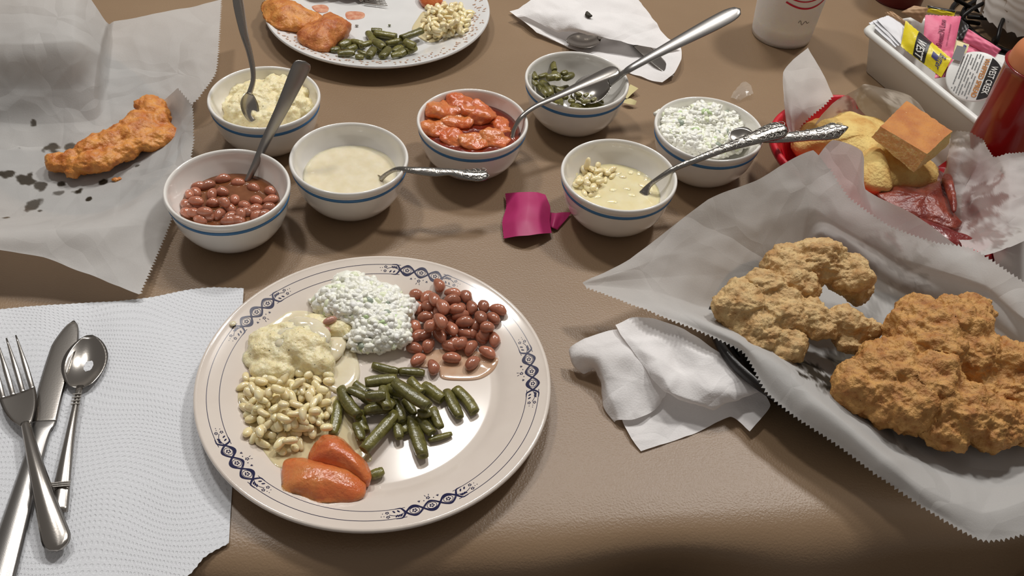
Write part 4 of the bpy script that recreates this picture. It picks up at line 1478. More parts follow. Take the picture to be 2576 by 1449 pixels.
# ------------------------------------------------------------------ napkins
nk = thing('paper_napkin', 'crumpled white paper napkin right of the near plate, tucked against the deli paper', 'napkin', P(1680, 970, 0))
sheet('bottom_layer', [[(1560, 1000, .006), (1700, 960, .008), (1820, 920, .012), (1915, 975, .014)],
                       [(1566, 1060, .003), (1700, 1015, .005), (1830, 980, .008), (1938, 1020, .010)],
                       [(1588, 1105, .002), (1720, 1050, .004), (1842, 1030, .006), (1915, 1052, .008)],
                       [(1612, 1136, .001), (1740, 1092, .002), (1838, 1048, .005), (1886, 1086, .006)]], 50, 40, NAPK, (), seed=41, crump=.0016, facet=.002, ff=40, parent=nk)
sheet('curled_layer', [[(1462, 935, .002), (1436, 905, .007), (1430, 880, .014), (1450, 862, .020), (1500, 842, .024), (1550, 830, .026), (1600, 850, .022)],
                       [(1470, 940, .002), (1450, 925, .008), (1448, 900, .016), (1475, 885, .022), (1530, 870, .026), (1590, 870, .026), (1640, 900, .020)],
                       [(1498, 928, .002), (1490, 922, .010), (1492, 912, .018), (1515, 905, .023), (1560, 900, .026), (1620, 910, .026), (1670, 950, .018)],
                       [(1510, 960, .002), (1508, 950, .008), (1515, 940, .016), (1540, 940, .020), (1590, 950, .020), (1640, 970, .018), (1675, 990, .014)],
                       [(1520, 1020, .002), (1525, 1010, .006), (1540, 1000, .012), (1570, 1000, .014), (1620, 1010, .012), (1650, 1010, .012), (1665, 1000, .010)],
                       [(1546, 1062, .001), (1550, 1058, .003), (1560, 1056, .006), (1590, 1056, .008), (1625, 1044, .008), (1650, 1030, .008), (1660, 1010, .008)]],
      60, 60, NAPK, (), seed=43, crump=.0016, facet=.002, ff=45, parent=nk, bl_=.9)
sheet('top_layer', [[(1548, 818, .030), (1590, 800, .032), (1640, 800, .032), (1700, 820, .034), (1760, 850, .032), (1830, 905, .028)],
                    [(1560, 840, .030), (1620, 850, .030), (1680, 860, .028), (1740, 880, .030), (1800, 905, .030), (1870, 950, .024)],
                    [(1590, 880, .028), (1650, 900, .032), (1700, 910, .024), (1770, 930, .028), (1830, 940, .028), (1912, 982, .022)],
                    [(1625, 930, .026), (1670, 950, .030), (1730, 960, .024), (1790, 985, .026), (1840, 985, .024), (1895, 990, .020)],
                    [(1660, 975, .022), (1690, 990, .024), (1740, 1005, .020), (1790, 1022, .018), (1840, 1008, .018), (1870, 1000, .018)],
                    [(1688, 992, .018), (1710, 1005, .018), (1750, 1015, .016), (1795, 1030, .014), (1835, 1012, .014), (1860, 1005, .016)]],
      60, 50, NAPK, (), seed=45, crump=.0018, facet=.003, ff=45, parent=nk)
nb = thing('paper_napkin', 'white paper napkin at the back, folded over a spoon and a knife', 'napkin', P(1500, 100, 0))
sheet('bottom_layer', [[(1282, 28, .004), (1330, 20, .003), (1400, 20, .002), (1500, 40, .002), (1600, 80, .002), (1680, 110, .002)],
                       [(1300, 40, .006), (1360, 60, .004), (1430, 90, .002), (1530, 110, .002), (1620, 120, .002), (1712, 120, .006)],
                       [(1325, 60, .008), (1380, 85, .005), (1450, 110, .002), (1560, 140, .002), (1640, 155, .002), (1714, 150, .010)],
                       [(1350, 82, .006), (1410, 108, .004), (1480, 125, .002), (1580, 168, .002), (1640, 195, .002), (1697, 185, .008)],
                       [(1380, 98, .002), (1430, 120, .002), (1500, 150, .002), (1590, 185, .002), (1640, 203, .002), (1666, 208, .003)]], 60, 50, NAPK, (), seed=51, crump=.0014, facet=.002, ff=30, parent=nb)
sheet('top_layer', [[(1290, 30, .012), (1345, -5, .020), (1380, -60, .024), (1460, -70, .024), (1560, -60, .020), (1600, 0, .016)],
                    [(1320, 40, .014), (1370, 25, .022), (1420, 0, .024), (1490, -10, .024), (1570, 0, .020), (1625, 25, .014)],
                    [(1360, 60, .012), (1400, 50, .020), (1445, 40, .026), (1520, 45, .022), (1590, 50, .018), (1660, 70, .012)],
                    [(1400, 80, .010), (1430, 72, .018), (1470, 75, .024), (1540, 85, .020), (1610, 90, .016), (1690, 105, .010)],
                    [(1415, 76, .012), (1445, 80, .016), (1490, 88, .020), (1540, 98, .018), (1610, 116, .014), (1712, 122, .010)]], 60, 50, NAPK, (), seed=53, crump=.0022, facet=.0035, ff=32, parent=nb)
mass('black_crumb', [bl(1478, 36, .0285, .0042, .003, .0025, 60), bl(1483, 40, .028, .003, .003, .002, 0)], M('burnt_crumb', (50, 44, 30), rough=.6), .0007, disp=((.001, 300, 3),), label='dark burnt crumb on top of the back paper napkin', cat='crumb')


# paper towel with embossed dots
def towel_mat():
    m, nt, b = nmat('embossed_towel')
    N, L = nt.nodes, nt.links
    tc = N.new('ShaderNodeTexCoord')
    nz = N.new('ShaderNodeTexNoise')
    nz.inputs['Scale'].default_value = 16
    nz.inputs['Detail'].default_value = 0
    L.new(tc.outputs['Object'], nz.inputs['Vector'])
    mx = N.new('ShaderNodeVectorMath')
    mx.operation = 'MULTIPLY_ADD'
    L.new(nz.outputs['Color'], mx.inputs[0])
    mx.inputs[1].default_value = (.035, .035, 0)
    L.new(tc.outputs['Object'], mx.inputs[2])
    sc = N.new('ShaderNodeVectorMath')
    sc.operation = 'MULTIPLY'
    L.new(mx.outputs[0], sc.inputs[0])
    sc.inputs[1].default_value = (330, 235, 0)
    fr = N.new('ShaderNodeVectorMath')
    fr.operation = 'FRACTION'
    L.new(sc.outputs[0], fr.inputs[0])
    sb = N.new('ShaderNodeVectorMath')
    sb.operation = 'SUBTRACT'
    L.new(fr.outputs[0], sb.inputs[0])
    sb.inputs[1].default_value = (.5, .5, 0)
    ln = N.new('ShaderNodeVectorMath')
    ln.operation = 'LENGTH'
    L.new(sb.outputs[0], ln.inputs[0])
    mr = N.new('ShaderNodeMapRange')
    mr.interpolation_type = 'SMOOTHSTEP'
    mr.inputs['From Min'].default_value = .14
    mr.inputs['From Max'].default_value = .34
    L.new(ln.outputs['Value'], mr.inputs['Value'])
    bp = N.new('ShaderNodeBump')
    bp.inputs['Distance'].default_value = .00028
    L.new(mr.outputs['Result'], bp.inputs['Height'])
    n2 = N.new('ShaderNodeTexNoise')
    n2.inputs['Scale'].default_value = 900
    L.new(tc.outputs['Object'], n2.inputs['Vector'])
    b2 = N.new('ShaderNodeBump')
    b2.inputs['Distance'].default_value = .0003
    L.new(n2.outputs['Fac'], b2.inputs['Height'])
    L.new(bp.outputs['Normal'], b2.inputs['Normal'])
    L.new(b2.outputs['Normal'], b.inputs['Normal'])
    b.inputs['Base Color'].default_value = lin((222, 224, 228)) + (1,)
    b.inputs['Roughness'].default_value = .95
    b.inputs['Specular IOR Level'].default_value = .1
    return m


TOWEL = towel_mat()
rows = []
top = [(-150, 800), (0, 778), (120, 768), (230, 762), (300, 757), (380, 748), (470, 730), (540, 723), (613, 725)]
bot = [(-420, 1560), (-200, 1560), (-50, 1560), (100, 1560), (230, 1540), (350, 1500), (470, 1450), (515, 1400), (576, 1366)]
for j in range(8):
    t = j / 7
    r = []
    for (a, b) in zip(top, bot):
        x, y = a[0] + (b[0] - a[0]) * t, a[1] + (b[1] - a[1]) * t
        z = .0012 + .0035 * abs(math.sin(x * .012 + t * 3)) * (1 - t) ** 2 + (.003 * math.exp(-((x - 300) / 60) ** 2 - ((t - .05) / .1) ** 2))
        r.append((x, y, z))
    rows.append(r)
sheet('paper_towel', rows, 110, 90, TOWEL, ('top', 'bottom'), seed=61, crump=.0005, cf=25, facet=0, label='white embossed paper towel spread flat at the lower left under the cutlery', cat='paper towel', tlen=.0006, pitch=.0045)

# ------------------------------------------------------------------ push baskets below the paper that lines them
from mathutils.bvhtree import BVHTree
sheets_ = [o for o in COL.objects if o.name.startswith('deli_paper')]
bvs = [(o, BVHTree.FromPolygons([v.co + o.location for v in o.data.vertices], [tuple(p_.vertices) for p_ in o.data.polygons])) for o in sheets_]
for bk in [o for o in COL.objects if o.name.startswith('food_basket')]:
    for ch in bk.children:
        for v in ch.data.vertices:
            wv = v.co + bk.location
            lo = None
            for o, bv in bvs:
                # the lowest sheet over this spot
                h_ = bv.ray_cast(Vector((wv.x, wv.y, -.01)), Vector((0, 0, 1)))[0]
                if h_ is not None: lo = h_.z if lo is None else min(lo, h_.z)
            if lo is not None and wv.z > lo - .0012:
                v.co.z = max(.0003, lo - .0012)

# ------------------------------------------------------------------ cutlery
def loft(st, seg=10, cap=True):
    """stations (y, halfwidth, z, thickness, dish): rounded strip, dished across by `dish`"""
    V, Fc = [], []
    for (y, w_, z, th, dish) in st:
        for k in range(seg + 1):
            t = -1 + 2 * k / seg
            V.append((w_ * t, y, z + dish * t * t + th * .5 * math.sqrt(max(0, 1 - t * t * .98))))
        for k in range(seg - 1, 0, -1):
            t = -1 + 2 * k / seg
            V.append((w_ * t, y, z + dish * t * t - th * .5 * math.sqrt(max(0, 1 - t * t * .98))))
    m = 2 * seg
    for i in range(len(st) - 1):
        for k in range(m):
            Fc.append((i * m + k, i * m + (k + 1) % m, (i + 1) * m + (k + 1) % m, (i + 1) * m + k))
    if cap:
        Fc.append(tuple(range(m))[::-1])
        Fc.append(tuple((len(st) - 1) * m + k for k in range(m)))
    return V, Fc


def place(o, A, B, up=(0, 0, 1)):
    y = (Vector(B) - Vector(A)).normalized()
    x = y.cross(Vector(up)).normalized()
    z = x.cross(y)
    o.matrix_world = Matrix(((x.x, y.x, z.x, A[0]), (x.y, y.y, z.y, A[1]), (x.z, y.z, z.z, A[2]), (0, 0, 0, 1)))


def spoon(label, A, B, W=.0185, BLn=.056, D=.0075, wn=.0028, we=.0085, end='round', metal=None, hmetal=None, up=(0, 0, 1), bend=.004, group=None, scroll=False, ripple=0):
    L = (Vector(B) - Vector(A)).length
    t = thing('spoon', label, 'spoon', A, group)
    st = []
    n_ = 16
    for i in range(n_ + 1):
        s_ = i / n_
        y = .0004 + BLn * s_
        hw = W * (math.sin(pi * min(1, s_ * .93 + .012)) ** .62) * (1 - .12 * s_)
        if i == n_: hw = wn * 1.2
        dp = D * math.sin(pi * min(1, s_ * .97 + .01)) ** .8
        st.append((y, max(hw, .0006), -dp + bend * s_ * 0, .0011, dp * .95))
    V, Fc = loft(st)
    mk('spoon_bowl', V, Fc, metal or STEEL, t, local=True)
    hs = []
    m_ = 26
    for i in range(m_ + 1):
        s_ = i / m_
        y = BLn + (L - BLn) * s_
        hw = wn + (we - wn) * (s_ ** 1.6)
        if s_ < .12: hw = wn * (1.2 - 1.6 * s_)
        if ripple: hw *= 1 + ripple * math.sin(s_ * 26) * (s_ > .35)
        if end == 'round' and s_ > .92: hw *= math.sqrt(max(.03, 1 - ((s_ - .92) / .082) ** 2))
        if end == 'point' and s_ > .84: hw *= max(.06, 1 - ((s_ - .84) / .16) ** 1.5)
        if end == 'waist': hw = wn * 1.1 + (we - wn) * (.55 * math.exp(-((s_ - .60) / .13) ** 2) + 1.0 * math.exp(-((s_ - .90) / .10) ** 2)) if s_ > .1 else hw
        if end == 'waist' and s_ > .93: hw *= max(.08, 1 - ((s_ - .93) / .07) ** 1.7)
        z = bend * math.sin(pi * min(1, s_ * 1.15)) + .0006
        hs.append((y, max(hw, .0006), z * 1.0, .0018 + .001 * (1 - s_), -.0006 - .0006 * s_))
    hs[0] = (BLn - .002, wn * 1.15, -.0002, .0016, 0)
    V, Fc = loft(hs)
    h = mk('handle', V, Fc, hmetal or metal or STEEL, t, local=True)
    if scroll:
        Ac = Acc()
        for q in range(7):
            s_ = .52 + q * .065
            y0 = BLn + (L - BLn) * s_
            z0 = bend * math.sin(pi * min(1, s_ * 1.15)) + .0012
            hw = wn + (we - wn) * (s_ ** 1.6)
            for sg in (-1, 1):
                pts = [(sg * hw * .55 + sg * hw * .4 * math.cos(g) * (1 - g / 9), y0 + hw * .7 * math.sin(g) * (1 - g / 9), z0 + .0004) for g in [k * .7 for k in range(9)]]
                Ac.add(tube(pts, .00032, 5))
        mk('scroll_relief', Ac.V, Ac.F, hmetal or metal or STEEL, t, local=True)
    place(t, A, B, up)
    return t


def Z(px, py, z): return P(px, py, z)


# by the near plate, on the towel
spoon('steel teaspoon with stepped handle lying right of the knife on the paper towel', Z(225, 842, .0075), Z(143, 1290, .0065), W=.0175, BLn=.052, D=.0065, wn=.0022, we=.0068, end='flat', bend=.002)
tsp = [o for o in COL.objects if o.name.startswith('spoon') and o.type == 'EMPTY'][-1]
LT = (Z(225, 842, .0075) - Z(143, 1290, .0065)).length
A = Acc()
for y in (.060, .063, .066, .069, LT - .022, LT - .0205, LT - .019):
    A.add(box(-.0030 if y < .1 else -.0062, y, .0022, .0030 if y < .1 else .0062, y + .0008, .0034))
mk('handle_ridges', A.V, A.F, STEEL, tsp, local=True, smooth=False)['kind'] = 'stuff'

# fork
fk = thing('fork', 'steel four-tined dinner fork at the lower left, resting across the knife', 'fork', Z(30, 850, .012))
FA, FB = Z(72, 858, .0125), Z(150, 1385, .0085)
FA = Z(8, 862, .013)
LF = (FB - FA).length
for k in range(4):
    x = -.0099 + k * .0066
    st = [(.001 + .052 * i / 10, (.0006 + .0013 * min(1, i / 5)), .0032 - .0085 * math.sin(pi * (i / 10) * .55) + .001, .0013, 0) for i in range(11)]
    V, Fc = loft(st, 6)
    mk('tine', [(v[0] + x * (1 - .0 * v[1]), v[1], v[2]) for v in V], Fc, STEEL, fk, local=True)
st = []
for i in range(15):
    s_ = i / 14
    hw = .0122 * (1 - s_ ** 2.2) + .0034 * s_ ** 2.2
    st.append((.050 + .034 * s_, hw, -.0040 + .0040 * s_, .0014, .0016 * (1 - s_)))
V, Fc = loft(st)
mk('head', V, Fc, STEEL, fk, local=True)
st = []
for i in range(41):
    s_ = i / 40
    hw = .0034 + .0062 * s_ ** 1.4
    if s_ > .9: hw *= math.sqrt(max(.02, 1 - ((s_ - .9) / .101) ** 2))
    st.append((.082 + (LF - .082) * s_, hw, .0002 + .004 * math.sin(pi * s_) + (.0008), .0026, -.0016))
V, Fc = loft(st)
mk('handle', V, Fc, STEEL, fk, local=True)
place(fk, FA, FB)
# knife
kn = thing('table_knife', 'steel table knife under the fork at the lower left', 'knife', Z(185, 810, .0035))
KA, KB = Z(186, 808, .0045), Z(12, 1400, .0045)
LK = .232
st = []
for i in range(25):
    s_ = i / 24
    y = .100 * s_
    hw = .0098 * min(1, math.sqrt(s_ * 4.2)) * (1 - .08 * s_)
    st.append((y, max(.0008, hw), .0004, .0012, 0))
V, Fc = loft(st)
mk('blade', [(v[0] + .002 * math.sin(v[1] * 30), v[1], v[2]) for v in V], Fc, STEEL, kn, local=True)
st = [(.098, .0088, .0004, .0022, 0), (.102, .0085, .0004, .0034, 0), (.108, .0068, .0004, .0044, 0), (.13, .0068, .0004, .0052, -.0004), (.19, .0092, .0004, .0058, -.0006), (.225, .0102, .0004, .0056, -.0006), (.232, .0080, .0004, .0046, 0)]
V, Fc = loft([tuple(q) for q in smooth_prof(st, 4)])
mk('handle', V, Fc, STEELB, kn, local=True)
place(kn, KA, KB)

# in the bowls
def path_spoon(label, pts, up, W, BLn, D, hmetal=None, metal=None, scroll=None, back=0., flat=.2, point=False, tip=None):
    """spoon whose handle follows (px, py, z, halfwidth); its bowl continues from the first point, dipping by `back`"""
    Q = [P(a, b, c) for a, b, c, d in pts]
    cv = smooth_prof([tuple(q) + (p_[3],) for q, p_ in zip(Q, pts)], 6)
    path = [Vector(c[:3]) for c in cv]
    rad = [max(.0004, c[3]) for c in cv]
    n_ = len(rad)
    for k in range(7 if point else 4):
        f_ = (k / 7) ** .8 if point else math.sqrt(1 - (1 - k / 4) ** 2)
        rad[n_ - 1 - k] = max(.0005, rad[n_ - 1 - k] * max(f_, .05))
    t = thing('spoon', label, 'spoon', Q[0])
    V, Fc = [], []
    upv = Vector(up).normalized()
    sg = 14
    for i, p_ in enumerate(path):
        tn = (path[min(i + 1, n_ - 1)] - path[max(i - 1, 0)]).normalized()
        a = tn.cross(upv).normalized()
        b = a.cross(tn)
        th = .0010 + .0006 * (1 - i / n_)
        for k in range(sg):
            g = 2 * pi * k / sg
            V.append(p_ + a * math.cos(g) * rad[i] + b * (math.sin(g) * min(th, rad[i]) - .10 * rad[i] * math.cos(g) ** 2))
    for i in range(n_ - 1):
        for k in range(sg):
            Fc.append((i * sg + k, i * sg + (k + 1) % sg, (i + 1) * sg + (k + 1) % sg, (i + 1) * sg + k))
    Fc += [tuple(range(sg))[::-1], tuple((n_ - 1) * sg + k for k in range(sg))]
    mk('handle', V, Fc, hmetal or STEEL, t)
    if scroll:
        Ac = Acc()
        for (s0, s1, cnt) in scroll:
            for q in range(cnt):
                i = int((s0 + (s1 - s0) * q / max(1, cnt - 1)) * (n_ - 2))
                tn = (path[i + 1] - path[i]).normalized()
                a = tn.cross(upv).normalized()
                b = a.cross(tn)
                for sd in (-1, 1):
                    pp = [path[i] + b * .0014 + a * sd * rad[i] * (.5 + .38 * math.cos(g) * (1 - g / 9)) + tn * rad[i] * .75 * math.sin(g) * (1 - g / 9) for g in [k * .7 for k in range(9)]]
                    Ac.add(tube(pp, .00034, 5))
        mk('scroll_relief', Ac.V, Ac.F, hmetal or STEEL, t)['kind'] = 'stuff'
    # the bowl
    tn = (path[1] - path[0]).normalized()
    y = (tn + Vector((0, 0, back))).normalized()
    if tip:
        tip = P(*tip)
        y = (path[0] - tip).normalized()
        BLn = (path[0] - tip).length
    a = y.cross(upv).normalized()
    b = a.cross(y)
    st = []
    for i in range(17):
        s_ = i / 16
        hw = W * (math.sin(pi * min(1, s_ * .93 + .012)) ** .62) * (1 - .12 * s_)
        if i == 16: hw = rad[0]
        dp = D * math.sin(pi * min(1, s_ * .97 + .01)) ** .8
        st.append((-BLn * (1 - s_) + .0008, max(hw, .0006), -dp, .0011, dp * .95))
    V, Fc = loft(st)
    mk('spoon_bowl', [path[0] + a * v[0] + y * v[1] + b * v[2] for v in V], Fc, metal or STEEL, t)
    return t


path_spoon('dark serving spoon standing in the mashed potato bowl, handle leaving the photo top',
           [(628, 236, .056, .0032), (638, 195, .066, .0028), (630, 140, .084, .0034), (612, 70, .108, .0052), (594, -30, .138, .0075)], (.9, -.5, .25), .0125, .036, .005, tip=(630, 308, .0385))
path_spoon('brushed steel spoon standing in the pinto beans, broad handle over the potato bowl',
           [(622, 458, .0285, .0034), (640, 420, .040, .0036), (672, 350, .060, .0050), (715, 265, .086, .0070), (750, 190, .108, .0090), (768, 154, .119, .0098)], (.75, -.55, .35), .014, .024, .004, hmetal=STEELB, back=.3)
path_spoon('small ornate spoon in the gravy bowl, handle hanging right over the rim',
           [(958, 450, .0310, .0030), (975, 436, .039, .0024), (1000, 425, .048, .0026), (1040, 428, .0525, .0036), (1090, 432, .052, .0050), (1130, 432, .050, .0038), (1165, 438, .048, .0050), (1200, 440, .046, .0068), (1227, 436, .045, .0058)], (0, -.3, 1), .011, .026, .004,
           hmetal=SILVER, back=.5, scroll=[(.8, .97, 4)])
path_spoon('steel spoon from the apple bowl, broad handle end resting over the green bean bowl',
           [(1286, 352, .034, .0026), (1293, 325, .042, .0024), (1310, 296, .051, .0026), (1345, 268, .056, .0030), (1410, 238, .060, .0044), (1480, 205, .065, .0068), (1530, 182, .0685, .0082), (1554, 172, .070, .0078)], (-.25, -.2, 1), .010, .018, .003, back=.3)
path_spoon('large steel serving spoon in the green bean bowl, handle up to the right',
           [(1532, 208, .042, .0052), (1560, 189, .052, .0042), (1585, 172, .062, .0044), (1650, 135, .074, .0058), (1730, 92, .088, .0080), (1800, 55, .100, .0095), (1862, 22, .110, .0090)], (-.35, -.35, .9), .0200, .056, .009, hmetal=STEELB, tip=(1436, 240, .029))
path_spoon('ornate silver spoon in the corn bowl, scrolled handle reaching across the coleslaw',
           [(1618, 490, .0275, .0050), (1632, 468, .034, .0026), (1660, 446, .044, .0024), (1700, 422, .053, .0028), (1760, 398, .060, .0034), (1830, 370, .066, .0044), (1900, 346, .071, .0068), (1945, 330, .073, .0092), (1980, 322, .074, .0080)], (-.2, -.45, 1), .012, .026, .003,
           hmetal=SILVER, back=.3, scroll=[(.62, .74, 4), (.80, .97, 6)])
path_spoon('ornate silver spoon in the coleslaw bowl, handle end over the red basket',
           [(1893, 350, .0510, .0024), (1925, 352, .0545, .0030), (1975, 346, .057, .0055), (2030, 340, .0595, .0060), (2075, 334, .061, .0078), (2105, 326, .0625, .0090), (2134, 320, .064, .0080)], (0, -.4, 1), .0125, .026, .004,
           hmetal=SILVER, back=.15, scroll=[(.45, .9, 6)], point=True, tip=(1832, 335, .0475))
# at the back, tucked in the napkin
spoon('steel spoon with a round bowl under the fold of the back napkin', Z(1425, 105, .010), Z(1560, 90, .010), W=.0175, BLn=.040, D=.006, end='flat')
k2 = thing('table_knife', 'steel knife tip sticking out of the right side of the back napkin', 'knife', Z(1690, 190, .006))
st = [(0, .0006, 0, .001, 0), (.004, .0035, 0, .0012, 0), (.015, .0070, 0, .0014, 0), (.04, .0092, 0, .0014, 0), (.07, .0090, 0, .0014, 0)]
V, Fc = loft(smooth_prof(st, 4))
mk('blade', V, Fc, STEEL, k2, local=True)
V, Fc = loft([(.068, .0085, 0, .003, 0), (.072, .0075, 0, .0045, 0), (.10, .0078, 0, .005, 0)])
mk('handle', V, Fc, STEELB, k2, local=True)
place(k2, Z(1694, 192, .005), Z(1590, 95, .007))

# ------------------------------------------------------------------ torn pink paper
PINK = M('pink_paper', (178, 42, 104), rough=.5, col2=(170, 36, 96), ns=60)
sheet('torn_paper', [[(1272, 487, .003), (1300, 484, .012), (1330, 483, .015), (1352, 484, .013), (1372, 490, .008)],
                     [(1274, 520, .004), (1302, 518, .013), (1330, 518, .016), (1358, 518, .013), (1384, 520, .007)],
                     [(1264, 558, .004), (1295, 556, .012), (1325, 556, .015), (1356, 556, .012), (1383, 556, .006)],
                     [(1268, 600, .003), (1300, 594, .010), (1330, 592, .012), (1358, 588, .010), (1388, 586, .005)]], 30, 30, PINK, ('left',), seed=71, crump=.0004, facet=0,
      label='torn magenta paper rectangle curving up from the table left of the corn bowl', cat='paper', tlen=.0006, pitch=.003)
sheet('torn_paper', [[(1383, 534, .002), (1398, 536, .005), (1415, 534, .004), (1438, 534, .003)], [(1383, 550, .002), (1395, 552, .006), (1410, 552, .003), (1426, 550, .002)],
                     [(1382, 568, .002), (1390, 572, .005), (1402, 572, .003), (1412, 566, .002)], [(1384, 570, .001), (1392, 575, .003), (1402, 578, .002), (1407, 574, .001)]], 16, 12, PINK, (), seed=72, crump=.0003, facet=0,
      label='small folded scrap of magenta paper touching the torn rectangle and the corn bowl', cat='paper')
SCRAP = M('cream_scrap', (205, 192, 140), rough=.7)
sheet('paper_scrap', [[(1586, 212, .003), (1606, 222, .008)], [(1573, 232, .003), (1590, 236, .005)], [(1570, 246, .002), (1578, 248, .002)]], 6, 8, SCRAP, (), seed=73, crump=.0003, facet=0, label='cream coloured paper scrap beside the back green bean bowl', cat='paper')
sheet('paper_scrap', [[(1568, 252, .005), (1585, 247, .007), (1602, 254, .007)], [(1566, 258, .004), (1582, 262, .005), (1598, 264, .004)]], 8, 5, SCRAP, (), seed=74, crump=.0003, facet=0, label='smaller cream paper scrap nearer the camera than the first', cat='paper')
FILM = M('clear_film', (235, 232, 225), rough=.15, alpha=.18, coat=.6)
sheet('clear_wrapper', [[(1870, 205, .004), (1888, 212, .008), (1895, 236, .006)], [(1850, 225, .003), (1866, 232, .007), (1876, 244, .004)], [(1838, 244, .003), (1850, 250, .004), (1858, 256, .002)]], 24, 24, FILM, (), seed=75, crump=.0012, cf=120, facet=.0015, ff=120,
      label='crumpled piece of clear plastic wrapper behind the coleslaw bowl', cat='wrapper')

# ------------------------------------------------------------------ back plate and its food
PB = Vector((-.1795, .9905, 0))
BP = 1.0
PBPROF = [(0, .003), (.060, .003), (.062, .0), (.066, 0), (.069, .003), (.085, .0050), (.105, .0110), (.1240, .0168), (.1268, .0185), (.1262, .0200), (.1240, .0200), (.1050, .0146), (.0900, .0088),
          (.0800, .0062), (.0500, .0058), (0, .0058)]


def pbz(x, y):
    r = math.hypot(x - PB.x, y - PB.y)
    top = PBPROF[10:]
    for (r1, z1), (r2, z2) in zip(top, top[1:]):
        if r2 <= r <= r1: return z1 + (z2 - z1) * (r1 - r) / (r1 - r2)
    return .0058 if r < .08 else .02


bp = thing('dinner_plate', 'white dinner plate with faded tan floral rim, half eaten, at the top of the photo', 'plate', PB)
V, Fc = lathe(smooth_prof(PBPROF, 3), 110, PB)
mk('plate_body', V, Fc, CER3, bp)
A = Acc()
r_ = random.Random(4)
for i in range(150):
    g = 2 * pi * i / 150 + r_.uniform(-.01, .01)
    for q in range(2):
        r = .1145 + r_.uniform(-.0075, .0075)
        a, b = r_.uniform(.0009, .0024), r_.uniform(.0006, .0013)
        ph = r_.uniform(0, pi)
        vv = []
        for k in range(7):
            h = 2 * pi * k / 7
            dx, dy = a * math.cos(h), b * math.sin(h)
            rr = r + dx * math.sin(ph) + dy * math.cos(ph)
            gg = g + (dx * math.cos(ph) - dy * math.sin(ph)) / r
            x, y = PB.x + rr * math.cos(gg), PB.y + rr * math.sin(gg)
            vv.append((x, y, pbz(x, y) + .0005))
        A.add((vv, [tuple(range(7))]))
mk('rim_flowers', A.V, A.F, BEIGE, bp, smooth=False)['kind'] = 'stuff'
c2 = lambda x, y: (640 + x / 4.293, y / 4.293)


def c2l(l): return [c2(*p_) for p_ in l]


pillow('fried_chicken_strip', c2l([(60, 60), (110, 0), (200, -10), (330, 20), (460, 60), (560, 110), (680, 150), (740, 170), (700, 220), (620, 250), (520, 290), (440, 300), (330, 320), (220, 300), (130, 230), (80, 160)]),
       .0125, .020, CRUST2, 'fried chicken strip on the far left of the back plate', 'chicken', disp=((.003, 50, 4), (.0016, 150, 4)), floor=pbz)
pillow('fried_chicken_strip', c2l([(460, 370), (560, 290), (640, 250), (760, 160), (850, 150), (940, 190), (1035, 250), (1020, 310), (940, 380), (880, 440), (830, 510), (740, 535), (640, 530), (540, 480), (480, 430)]),
       .0105, .022, CRUST3, 'redder fried chicken strip beside the green beans on the back plate', 'chicken', disp=((.003, 50, 4), (.0016, 150, 4)), floor=pbz)
gl = [(900, 580, 1085, 570, 80), (820, 550, 920, 520, 70), (920, 500, 1040, 450, 90), (1040, 440, 1200, 490, 90), (1090, 610, 1180, 620, 60), (1120, 560, 1240, 600, 70), (1230, 610, 1290, 530, 90), (1230, 350, 1300, 470, 80), (1260, 330, 1380, 330, 60),
      (1300, 360, 1530, 400, 100), (1380, 620, 1450, 520, 90), (1420, 480, 1620, 430, 90), (1590, 410, 1810, 335, 95), (1500, 560, 1590, 500, 70), (1560, 590, 1680, 520, 90), (1640, 560, 1740, 510, 80), (1330, 560, 1400, 480, 80), (1150, 500, 1250, 460, 80),
      (1480, 600, 1580, 580, 60), (1290, 440, 1400, 520, 90), (1010, 540, 1100, 500, 70), (1620, 450, 1730, 500, 80)]
lst = [(640 + a / 4.293, b / 4.293, 640 + c / 4.293, d / 4.293, e / 4.293 * 1.05) for a, b, c, d, e in gl]
lay_pods(lst, pbz, 'cut green bean at the near edge of the back plate', 'green beans on the back plate', .014)
corn_pile(c2l([(1830, 60), (1950, 30), (2100, 20), (2260, 40), (2330, 130), (2340, 230), (2280, 330), (2150, 400), (1960, 430), (1860, 380), (1800, 280), (1850, 160)]), pbz, 50, 38, 18,
          'cream corn kernel in the heap on the right of the back plate', 'corn kernels on the back plate', .014, 1.0, 9, 41)
puddle('corn_juice', c2l([(1700, 320), (1760, 200), (1830, 120), (1900, 200), (1950, 350), (2000, 440), (1900, 460), (1800, 420)]), .0062, PALEJ, 'thin yellow juice left of the corn on the back plate', fl=pbz, th=.0007)
pillow('apple_wedge', c2l([(1770, -60), (1880, -70), (2020, -30), (2030, 10), (1960, 40), (1880, 50), (1800, 20)]), .0065, .014, APPLE, 'orange stewed apple piece cut by the top of the photo on the back plate', 'apple', floor=pbz)
SAUCE = M('red_sauce_smear', (196, 120, 90), rough=.3, col2=(220, 170, 140), ns=150)
puddle('sauce_smear', c2l([(990, 130), (1100, 120), (1185, 140), (1180, 190), (1090, 210), (1000, 200)]), .0062, SAUCE, 'faint red sauce smear in the middle of the back plate', fl=pbz, th=.0004)
puddle('sauce_smear', c2l([(620, 70), (740, 50), (800, 80), (780, 130), (680, 130)]), .0062, SAUCE, 'orange sauce smear above the redder chicken strip on the back plate', fl=pbz, th=.0004)
mass('crumb', [bl(*c2(1105, 275), .0075, .0022, .0015, .001, 0)], M('grey_crumb', (150, 146, 138), rough=.6), .0005, disp=((.0004, 500, 2),), label='pale crumb in the middle of the back plate', cat='crumb')
mass('crumb', [bl(*c2(1460, 272), .0075, .0018, .0015, .001, 0)], M('green_crumb', (110, 112, 80), rough=.6), .0005, disp=((.0004, 500, 2),), label='tiny greenish crumb above the green beans on the back plate', cat='crumb')
